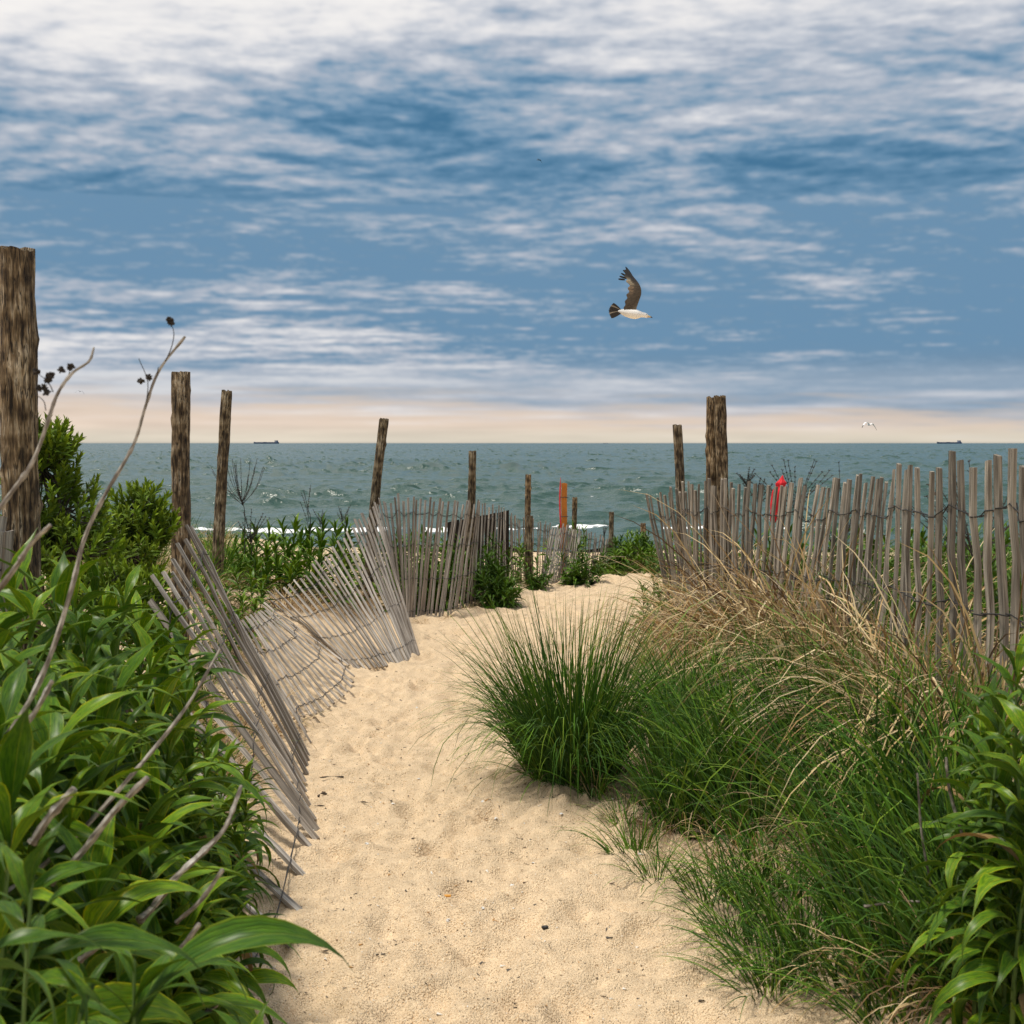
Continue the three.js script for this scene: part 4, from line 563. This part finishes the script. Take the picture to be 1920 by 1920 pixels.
stalk('tallest bare dry stalk, curving up past the knotty post', [[-20, 1420], [40, 1340], [90, 1240], [135, 1100], [158, 1010], [190, 940], [232, 868], [252, 830], [275, 755], [298, 695], [347, 631]], 2.3, [11, 4.5], [{ pts: [[310, 678], [322, 650], [326, 622], [317, 600]], buds: [[317, 600], [321, 606]] }, { pts: [[274, 760], [277, 715], [260, 672]], buds: [[264, 714], [279, 707]] }, { pts: [[295, 700], [297, 688]] }], 2.5);
stalk('bare dry stalk with dark seed heads beside the thickest post', [[-25, 985], [20, 925], [60, 868], [88, 795], [108, 738], [135, 700], [167, 677], [176, 652]], 2.1, [10, 4], [{ pts: [[100, 735], [90, 716], [66, 697]], buds: [[68, 697], [92, 706], [90, 714], [95, 703]] }, { pts: [[86, 770], [82, 752], [64, 738]], buds: [[72, 728], [83, 726], [88, 736]] }, { pts: [[128, 706], [133, 690]], buds: [[132, 688], [115, 693]] }], 2.25);
stalk('short forked dry stalk below the thickest post', [[-10, 1115], [30, 1062], [58, 1020], [95, 984]], 2.0, [11, 7]);
stalk('long dry stalk slanting across the leaves, pale grey', [[-10, 1690], [60, 1640], [150, 1560], [250, 1450], [350, 1325], [413, 1217]], 2.2, [13, 5], [], 2.5);
stalk('knobbly dry stalk ending among the middle leaves', [[95, 1655], [150, 1602], [215, 1520], [277, 1458]], 2.1, [13, 11], [{ pts: [[228, 1506], [238, 1490]] }]);
stalk('thick broken stub of dry stalk in the leaves', [[60, 1580], [95, 1528], [140, 1479]], 1.95, [15, 15]);
stalk('dry stalk leaning against the thick lower stalk', [[-15, 1440], [30, 1378], [62, 1340], [98, 1276]], 2.1, [12, 9]);
stalk('branched dry stalk rising over the lower leaves', [[262, 1725], [285, 1703], [330, 1645], [380, 1598], [420, 1555], [443, 1500], [452, 1474]], 2.3, [15, 7], [{ pts: [[420, 1556], [455, 1521]] }, { pts: [[362, 1612], [355, 1600]] }], 2.5);
stalk('thin dry stalk pointing up between lower leaves', [[330, 1730], [375, 1690], [418, 1630]], 2.3, [8, 8]);
stalk('dry stalk lying low under the biggest leaves', [[150, 1800], [190, 1772], [232, 1752]], 2.0, [12, 10]);
stalk('pale dry stalk behind the longest leaf', [[285, 1830], [330, 1790], [374, 1732]], 2.2, [9, 10]);
stalk('crooked dry twig at the edge of the sand', [[375, 1905], [400, 1890], [425, 1862]], 2.6, [8, 6]);
stalk('thin brown stalk among grass at the right dune', [[1820, 1620], [1800, 1550], [1780, 1480], [1774, 1420]], 3.2, [7, 5]);
stalk('slender bent straw in the grass below right goldenrod', [[1745, 1660], [1728, 1560], [1722, 1480], [1720, 1450]], 3.3, [5, 3]);
stalk('pale curved root in the grass near the path', [[1620, 1700], [1700, 1690], [1770, 1698], [1850, 1712]], 3.4, [5, 3]);
function weed(label, px, py, d, hpx, plan, seed) {                    // dead weed: stalk with a head of fine dark sprays
  const r = rngOf(seed), topP = at(px, py, d), f = V(topP.x + 0.02, topP.y - hpx * d / 2501, topP.z); const g = thing('dead_weed', label, 'weed', f), h = topP.y - f.y, top = V(topP.x - f.x, h, 0);
  part('stalk', tube(smooth([V(0, -0.05, 0), V(rr(-0.02, 0.02, r), h * 0.5, 0), top.clone().multiplyScalar(plan.split)], 8), [...Array(9)].map((_, i) => 0.004 - 0.0002 * i), 5), weedMat, g);
  const list = [];
  for (let i = 0; i < plan.n; i++) { const a = rr(-1, 1, r) * plan.open, az = rr(-0.6, 0.6, r), s = top.clone().multiplyScalar(plan.split * rr(plan.low, 1, r)), L = h * (1.08 - plan.split) * rr(0.65, 1.15, r), e = s.clone().add(V(Math.sin(a) * L, Math.cos(a) * L, Math.sin(az) * L * 0.6)), m = s.clone().lerp(e, 0.5).add(V(Math.sin(a) * L * 0.12 * (plan.droop ?? -1), -L * 0.05, 0)); const line = smooth([s, m, e], 10);
    list.push(tube(line, 0.0018, 4, false)); for (let k = 2; k <= 10; k++) for (let j = 0; j < plan.fuzz; j++) { const q = line[k], o = V(rr(-1, 1, r), rr(-0.2, 1, r), rr(-1, 1, r)).multiplyScalar(0.011); list.push(tube([q, q.clone().add(o)], [0.0022, 0.0014], 4, false)); } }
  const m = part('sprays', mergeGeometries(list), weedMat, g); m.userData.kind = 'stuff';
}
weed('dead plumed weed standing beside the slim tall post', 452, 878, 11, 160, { split: 0.62, n: 22, open: 0.75, low: 0.9, fuzz: 1, droop: 1 }, 1);
weed('low dead weed at the foot of the plumed weed', 466, 965, 11, 70, { split: 0.3, n: 14, open: 0.7, low: 0.5, fuzz: 3 }, 2);
weed('thin dead weed rising above goldenrod behind the fan', 575, 918, 11.9, 95, { split: 0.6, n: 6, open: 0.35, low: 0.4, fuzz: 2 }, 3);
weed('small dead weed behind the lath fan near leaning post', 640, 935, 12.2, 80, { split: 0.6, n: 6, open: 0.5, low: 0.5, fuzz: 2 }, 4);
weed('short dark dead weed above goldenrod beside another', 598, 948, 12, 70, { split: 0.6, n: 4, open: 0.5, low: 0.5, fuzz: 2 }, 5);
weed('large branching dead weed behind the tall fence', 1490, 862, 9.6, 220, { split: 0.62, n: 16, open: 1.15, low: 0.8, fuzz: 6 }, 6);
weed('single dark seed head behind the tall fence', 1399, 888, 10, 150, { split: 0.86, n: 7, open: 0.8, low: 0.95, fuzz: 5 }, 7);
weed('drooping dark seed head beside the red cloth', 1420, 902, 9.8, 140, { split: 0.75, n: 8, open: 1.3, low: 0.9, fuzz: 6 }, 8);
weed('bushy dead weed tangled behind middle of tall fence', 1580, 895, 8.8, 230, { split: 0.5, n: 18, open: 1.0, low: 0.5, fuzz: 5 }, 9);
weed('bushy dead weed tangled behind the widest laths', 1830, 870, 6.2, 330, { split: 0.5, n: 18, open: 0.9, low: 0.5, fuzz: 4 }, 10);
weed('tiny dead weed beside the short post at path end', 1130, 978, 16.3, 40, { split: 0.4, n: 6, open: 0.6, low: 0.5, fuzz: 2 }, 11);

// ---------- litter on the sand ----------
const onSand = (px, py, lift = 0) => { const p = groundAt(px, py); p.y = ground(p.x, p.z) + lift; return p; };
{
  const bark = std({ color: lin(0.055, 0.042, 0.03), roughness: 0.95 }), r = rngOf(808);
  [[622, 1458, 0.11, 0.15, 0.004], [605, 1492, 0.05, 0.9, 0.007], [600, 1507, 0.045, 0.1, 0.003], [682, 1518, 0.05, -0.2, 0.003], [625, 1435, 0.025, 0, 0.0025], [613, 1775, 0.05, 0.2, 0.003], [605, 1782, 0.04, -0.1, 0.002], [748, 1782, 0.025, 0, 0.003], [778, 1564, 0.03, 0.1, 0.003], [958, 1596, 0.03, 0.3, 0.003], [973, 1580, 0.035, -0.6, 0.003], [827, 1526, 0.03, -0.8, 0.004], [695, 1390, 0.03, 0.8, 0.002], [880, 1655, 0.02, -0.5, 0.003], [1105, 1638, 0.045, -0.9, 0.003], [1590, 1870, 0.1, 0.4, 0.005], [1140, 1525, 0.07, 0.4, 0.002]].forEach(([px, py, L, a, R]) => { const p = onSand(px, py, R * 0.6), g = tube(smooth([V(-L / 2, 0, 0), V(-L * 0.1, R * rr(0, 1.5, r), R * 2 * rr(-1, 1, r)), V(L / 2, 0, 0)], 6), [...Array(7)].map((_, i) => R * (0.55 + 0.45 * Math.sin(i * 1.3 + px))), 6); g.rotateY(a); single('twig', g, bark, 'small dark broken twig lying on the sandy path', 'twig', p, 'twigs on the path'); });
  const shellMat = std({ color: lin(0.72, 0.70, 0.66), roughness: 0.5, side: THREE.DoubleSide });
  [[612, 1522, 0.012], [688, 1593, 0.01], [905, 1512, 0.009], [1052, 1535, 0.01], [840, 1645, 0.009], [960, 1672, 0.01], [930, 1555, 0.008], [905, 1722, 0.008], [840, 1724, 0.008], [785, 1463, 0.008], [1000, 1625, 0.007], [895, 1698, 0.008]].forEach(([px, py, s]) => { const g = new THREE.SphereGeometry(s, 12, 6, 0, Math.PI * 1.7, 0, 1.2), q = g.attributes.position; for (let i = 0; i < q.count; i++) q.setY(i, (q.getY(i) - s * 0.4) * (1 + 0.15 * Math.sin(Math.atan2(q.getZ(i), q.getX(i)) * 9))); g.computeVertexNormals(); const m = single('shell_fragment', g, shellMat, 'white chip of sea shell lying on the sandy path', 'shell', onSand(px, py, 0.001), 'shell chips on the path'); m.rotation.set(rr(-0.5, 0.5, r), rr(0, 6, r), rr(-0.5, 0.5, r)); });
  const stub = tube([V(-0.017, 0, 0), V(-0.006, 0.001, 0.0005), V(0.017, 0, 0)], [0.0042, 0.0045, 0.0042], 10); single('orange_stub', stub, std({ color: lin(0.75, 0.36, 0.06), roughness: 0.7 }), 'small orange stub lying alone on the open sand', 'stub', onSand(836, 1685, 0.004)).rotation.y = 0.15;
  const peb = new THREE.IcosahedronGeometry(0.009, 2), q = peb.attributes.position; for (let i = 0; i < q.count; i++) { const k = 1 + 0.3 * n3(q.getX(i) * 120, q.getY(i) * 120, q.getZ(i) * 120); q.setXYZ(i, q.getX(i) * k * 1.2, q.getY(i) * k * 0.7, q.getZ(i) * k); } peb.computeVertexNormals(); single('pebble', peb, std({ color: lin(0.02, 0.018, 0.016), roughness: 0.6 }), 'black pebble lying alone on the open sand', 'pebble', onSand(1022, 1744, 0.003));
  const yl = single('fallen_leaf', plain[5], std({ color: lin(0.62, 0.33, 0.02), roughness: 0.7, side: THREE.DoubleSide }), 'single yellow dead leaf caught behind the fan of laths', 'leaf', groundAt(648, 1148).add(V(0, 0.03, 0))); yl.scale.setScalar(0.13); yl.rotation.set(0.4, -0.5, -0.3);
  // specks nobody could count
  const speck = new THREE.TetrahedronGeometry(1), m4 = new THREE.Matrix4(), cnt = 9000, sp = new THREE.InstancedMesh(speck, std({ color: lin(1, 1, 1), roughness: 0.9 }), cnt), cols = [[0.06, 0.045, 0.03], [0.12, 0.08, 0.05], [0.2, 0.13, 0.07], [0.7, 0.68, 0.62], [0.45, 0.24, 0.08], [0.09, 0.08, 0.07]];
  for (let i = 0; i < cnt; i++) { const d = 3.1 + 10 * r() ** 1.6, x = rr(-0.95, 1.15, r) + (d > 9 ? (d - 9) * 0.12 : 0), z = -d, k = r() < 0.82 ? rr(0.0014, 0.0028, r) : rr(0.0028, 0.0055, r), long = r() < 0.4 ? rr(2, 4.5, r) : 1; m4.compose(V(x, ground(x, z) + k * 0.3, z), new THREE.Quaternion().setFromEuler(new THREE.Euler(rr(-0.3, 0.3, r), rr(0, 6.28, r), rr(-0.3, 0.3, r))), V(k * long, k * 0.8, k)); sp.setMatrixAt(i, m4); const c = cols[Math.floor(r() * cols.length)]; sp.setColorAt(i, lin(...c)); }
  sp.name = 'sand_debris'; tag(sp, 'fine dark plant crumbs and shell grit strewn over the sand', 'debris', null, 'stuff'); scene.add(sp);
}

// ---------- gulls ----------
function gullBody(scale, cols) {
  const st = [[-0.20, 0.012, 0.012, 0], [-0.15, 0.035, 0.03, 0], [-0.08, 0.06, 0.055, -0.004], [0, 0.074, 0.07, -0.006], [0.07, 0.076, 0.072, -0.008], [0.12, 0.06, 0.056, -0.006], [0.165, 0.042, 0.04, -0.002], [0.205, 0.037, 0.035, -0.002], [0.24, 0.034, 0.031, -0.008], [0.268, 0.018, 0.016, -0.016], [0.29, 0.012, 0.010, -0.018], [0.318, 0.010, 0.007, -0.021], [0.335, 0.003, 0.003, -0.028]], pos = [], idx = [], col = [], seg = 20;
  st.forEach(([x, ry, rz, dy], i) => { for (let k = 0; k <= seg; k++) { const a = k / seg * Math.PI * 2, s = Math.sin(a), c = Math.cos(a); pos.push(x * scale, (dy + ry * s) * scale, rz * c * scale); const streak = 0.5 + 0.5 * n3(x * 30, s * 6, c * 6), rear = 1 - sm(-0.16, 0.03, x); let q = cols.body.map((v) => v * (1 - 0.4 * rear * streak * cols.mottle)); if (x > 0.265) q = x > 0.3 ? cols.tip : cols.bill; col.push(...q); } });
  for (let i = 0; i < st.length - 1; i++) for (let k = 0; k < seg; k++) { const q = i * (seg + 1) + k; idx.push(q, q + 1, q + seg + 1, q + 1, q + seg + 2, q + seg + 1); }
  return geoOf(pos, idx, null, col);
}
function wingGeo(lead, trail, zc, color, thick = 0.011) {            // lead and trail edges as [x, y] along the span, zc the arch of the wing
  const L = new THREE.CatmullRomCurve3(lead.map(([x, y]) => V(x, y, 0))), T = new THREE.CatmullRomCurve3(trail.map(([x, y]) => V(x, y, 0))), N = 40, C = 8, pos = [], idx = [], col = [];
  for (const side of [1, -1]) for (let i = 0; i <= N; i++) for (let c = 0; c <= C; c++) {
    const t = i / N, s = c / C, a = L.getPoint(t), b = T.getPoint(t), notch = s > 0.8 ? (0.5 + 0.5 * Math.cos(t * N * 1.05)) * 0.16 * (s - 0.8) / 0.2 * (0.4 + 1.2 * t) : 0, p = a.lerp(b, s * (1 - notch));
    pos.push(p.x, p.y, zc(t) + side * thick * Math.sin(Math.PI * Math.sqrt(s)) * (1 - 0.75 * t) + 0.018 * s * (1 - s)); col.push(...color(t, s, side));
  }
  const w = C + 1, off = (N + 1) * w;
  for (let i = 0; i < N; i++) for (let c = 0; c < C; c++) { const q = i * w + c; idx.push(q, q + w, q + 1, q + 1, q + w, q + w + 1, off + q, off + q + 1, off + q + w, off + q + 1, off + q + w + 1, off + q + w); }
  return geoOf(pos, idx, null, col);
}
function feather(L, w) { const pos = [], idx = []; for (let i = 0; i <= 6; i++) { const t = i / 6, ww = w * (0.45 + 0.55 * Math.sin(Math.PI * Math.min(1, t * 0.75 + 0.1))) * (i === 6 ? 0.55 : 1); for (const [a, b] of [[-1, 0.0008], [1, 0.0008], [1, -0.0008], [-1, -0.0008]]) pos.push(-t * L, a * ww, b + 0.004 * t); if (i) { const q = (i - 1) * 4; for (let k = 0; k < 4; k++) { const k2 = (k + 1) % 4; idx.push(q + k, q + k2, q + 4 + k, q + k2, q + 4 + k2, q + 4 + k); } } } return geoOf(pos, idx); }
{
  const g = thing('gull', 'brown and white gull flying over the sea, wings raised', 'gull', at(1183, 587, 20)), mat = std({ vertexColors: true, roughness: 0.85, side: THREE.DoubleSide });
  part('body', gullBody(0.98, { body: [0.85, 0.83, 0.78], bill: [0.55, 0.42, 0.22], tip: [0.03, 0.025, 0.02], mottle: 1 }), mat, g);
  const shade = (t, s, side) => { const bar = 0.5 + 0.5 * Math.sin(t * 90 + s * 3), mot = n2(t * 22, s * 9 + side); const mx = (a, b, k) => a.map((v, i) => lerp(v, b[i], k)); let c = [0.075, 0.055, 0.035]; c = mx(c, [0.022, 0.02, 0.02], sm(0.62, 0.8, t + mot * 0.05)); c = mx(c, [0.3, 0.2, 0.12], sm(0.5, 0.75, s + mot * 0.1) * Math.exp(-(((t - 0.52) / 0.1) ** 2)) * (0.25 + 0.75 * bar)); c = mx(c, [0.4, 0.34, 0.23], sm(0.35, 0.65, s + mot * 0.1) * Math.exp(-(((t - 0.7) / 0.08) ** 2)) * 0.85); c = mx(c, [0.35, 0.29, 0.2], Math.exp(-((s / 0.2) ** 2) - ((t / 0.16) ** 2)) * 0.8); const k = 1 + 0.45 * mot; return c.map((v) => v * k); };
  const lead = [[0.067, 0.02], [0.075, 0.1], [0.095, 0.2], [0.113, 0.293], [0.1, 0.38], [0.053, 0.46], [-0.027, 0.54], [-0.13, 0.65]], trail = [[-0.123, 0.02], [-0.12, 0.1], [-0.112, 0.2], [-0.103, 0.293], [-0.10, 0.39], [-0.15, 0.48], [-0.183, 0.55], [-0.19, 0.625]];
  part('wing', wingGeo(lead, trail, (t) => 0.03 - 0.1 * t * t, shade), mat, g);
  const far = part('wing', wingGeo(lead, trail, (t) => -0.03 + 0.06 * t * t, shade), mat, g); far.rotation.x = -1.5; far.position.z = -0.03;
  for (let i = 0; i < 5; i++) { const m = part('primary_feather', feather(0.15 - 0.012 * i, 0.014), std({ color: lin(0.02, 0.018, 0.018), roughness: 0.8 }), g); m.position.set(-0.06 - 0.022 * i, 0.57 - 0.035 * i * 0.6, -0.075); m.rotation.z = -0.78 + 0.2 * i; }
  const tailMat = [std({ color: lin(0.04, 0.032, 0.025), roughness: 0.9 }), std({ color: lin(0.3, 0.25, 0.18), roughness: 0.9 })];
  for (let i = 0; i < 11; i++) { const a = (i - 5) / 5, m = part('tail_feather', feather(0.19 - 0.02 * Math.abs(a), 0.02), tailMat[i % 5 === 2 ? 1 : 0], g); m.position.set(-0.145, 0.012 * -a, 0.003 * i - 0.015); m.rotation.z = a * 0.62; }
  const eye = new THREE.SphereGeometry(0.0065, 8, 6); for (const s of [1, -1]) part('eye', eye, std({ color: lin(0.01, 0.01, 0.01), roughness: 0.2 }), g).position.set(0.232, 0.012, 0.034 * s);
  g.rotation.z = -0.13;
}
{
  const mk = (label, px, py, d, body, tip, k, turn) => {
    const g = thing('gull', label, 'gull', at(px, py, d)), mat = std({ vertexColors: true, roughness: 0.8, side: THREE.DoubleSide });
    const b = part('body', gullBody(0.9 * k, { body, bill: [0.6, 0.4, 0.1], tip: [0.3, 0.1, 0.02], mottle: 0 }), mat, g); b.rotation.y = Math.PI / 2;
    const col = (t) => (t > 0.8 ? tip : body), droop = (t) => t;
    for (const s of [1, -1]) { const w = wingGeo([[0.06, 0], [0.09, 0.2], [0.12, 0.34], [0.02, 0.52], [-0.1, 0.68]].map(([x, y]) => [x * k, y * k]), [[-0.1, 0], [-0.09, 0.2], [-0.05, 0.34], [-0.08, 0.5], [-0.13, 0.66]].map(([x, y]) => [x * k, y * k]), (t) => k * (0.22 * Math.sin(Math.min(1, t * 1.6) * 1.6) - 0.55 * t * t), col, 0.012 * k), m = part('wing', w, mat, g); m.quaternion.setFromRotationMatrix(new THREE.Matrix4().makeBasis(V(0, 0, -1), V(s, 0, 0), V(0, -s, 0))); if (s > 0) { const p = m.geometry.attributes.position; for (let i = 0; i < p.count; i++) p.setZ(i, -p.getZ(i)); m.geometry.computeVertexNormals(); } }
    const t = part('tail', feather(0.2 * k, 0.05 * k).rotateX(Math.PI / 2).rotateY(Math.PI / 2), std({ color: lin(...body), roughness: 0.8 }), g); t.position.set(0, 0, 0.16 * k);
    g.rotation.set(0.1, turn, -0.2);
  };
  mk('white gull with drooped wings gliding low above the horizon', 1630, 796, 78, [0.85, 0.85, 0.86], [0.04, 0.04, 0.04], 0.85, 0.45);
  mk('tiny dark bird high in the clouds', 1011, 300, 160, [0.02, 0.02, 0.02], [0.02, 0.02, 0.02], 0.75, 0.9);
  mk('tiny dark bird low beside the thickest post', 150, 734, 150, [0.06, 0.06, 0.06], [0.03, 0.03, 0.03], 0.75, 0.2);
}

// ---------- ships on the horizon ----------
function ship(label, px, d, len, seed) {
  const c = at(px, 831, d), g = thing('cargo_ship', label, 'ship', V(c.x, SEA, -d)), r = rngOf(seed), blue = std({ color: lin(0.05, 0.085, 0.16), roughness: 0.7 }), pale = std({ color: lin(0.34, 0.36, 0.42), roughness: 0.7 });
  const h = len * 0.062, s = new THREE.Shape(); s.moveTo(-len / 2 + len * 0.02, -3); s.lineTo(-len / 2, h * 1.15); s.lineTo(-len / 2 + len * 0.06, h * 0.95); s.lineTo(len / 2 - len * 0.03, h * 0.95); s.lineTo(len / 2, h); s.lineTo(len / 2 - len * 0.015, -3); s.closePath();
  const e = new THREE.ExtrudeGeometry(s, { depth: len * 0.14, bevelEnabled: true, bevelSize: 1, bevelThickness: len * 0.02, bevelSegments: 2 }); part('hull', e, blue, g);
  const box = (n, x, y, w, hh, m) => { const q = part(n, new THREE.BoxGeometry(w, hh, len * 0.1), m, g); q.position.set(x, y + hh / 2, len * 0.07); };
  box('deckhouse', len * 0.4, h * 0.95, len * 0.06, len * 0.06, pale); box('bridge', len * 0.395, h * 0.95 + len * 0.06, len * 0.035, len * 0.018, pale); box('funnel', len * 0.455, h * 0.95, len * 0.022, len * 0.075, blue); box('hatch', -len * 0.05, h * 0.95, len * 0.12, len * 0.012, blue); box('mast', len * 0.345, h * 0.95, len * 0.006, len * 0.085, pale);
}
ship('long low cargo ship on the horizon beyond the slim tall post', 500, 12000, 222, 1);
ship('blue cargo ship on the horizon over the tall fence', 1779, 13000, 232, 2);
ship('tiny faint ship on the horizon above the far posts', 1135, 20000, 70, 3);

scene.traverse((o) => { if (o.isMesh) { o.castShadow = true; o.receiveShadow = true; } });
renderer.render(scene, camera);
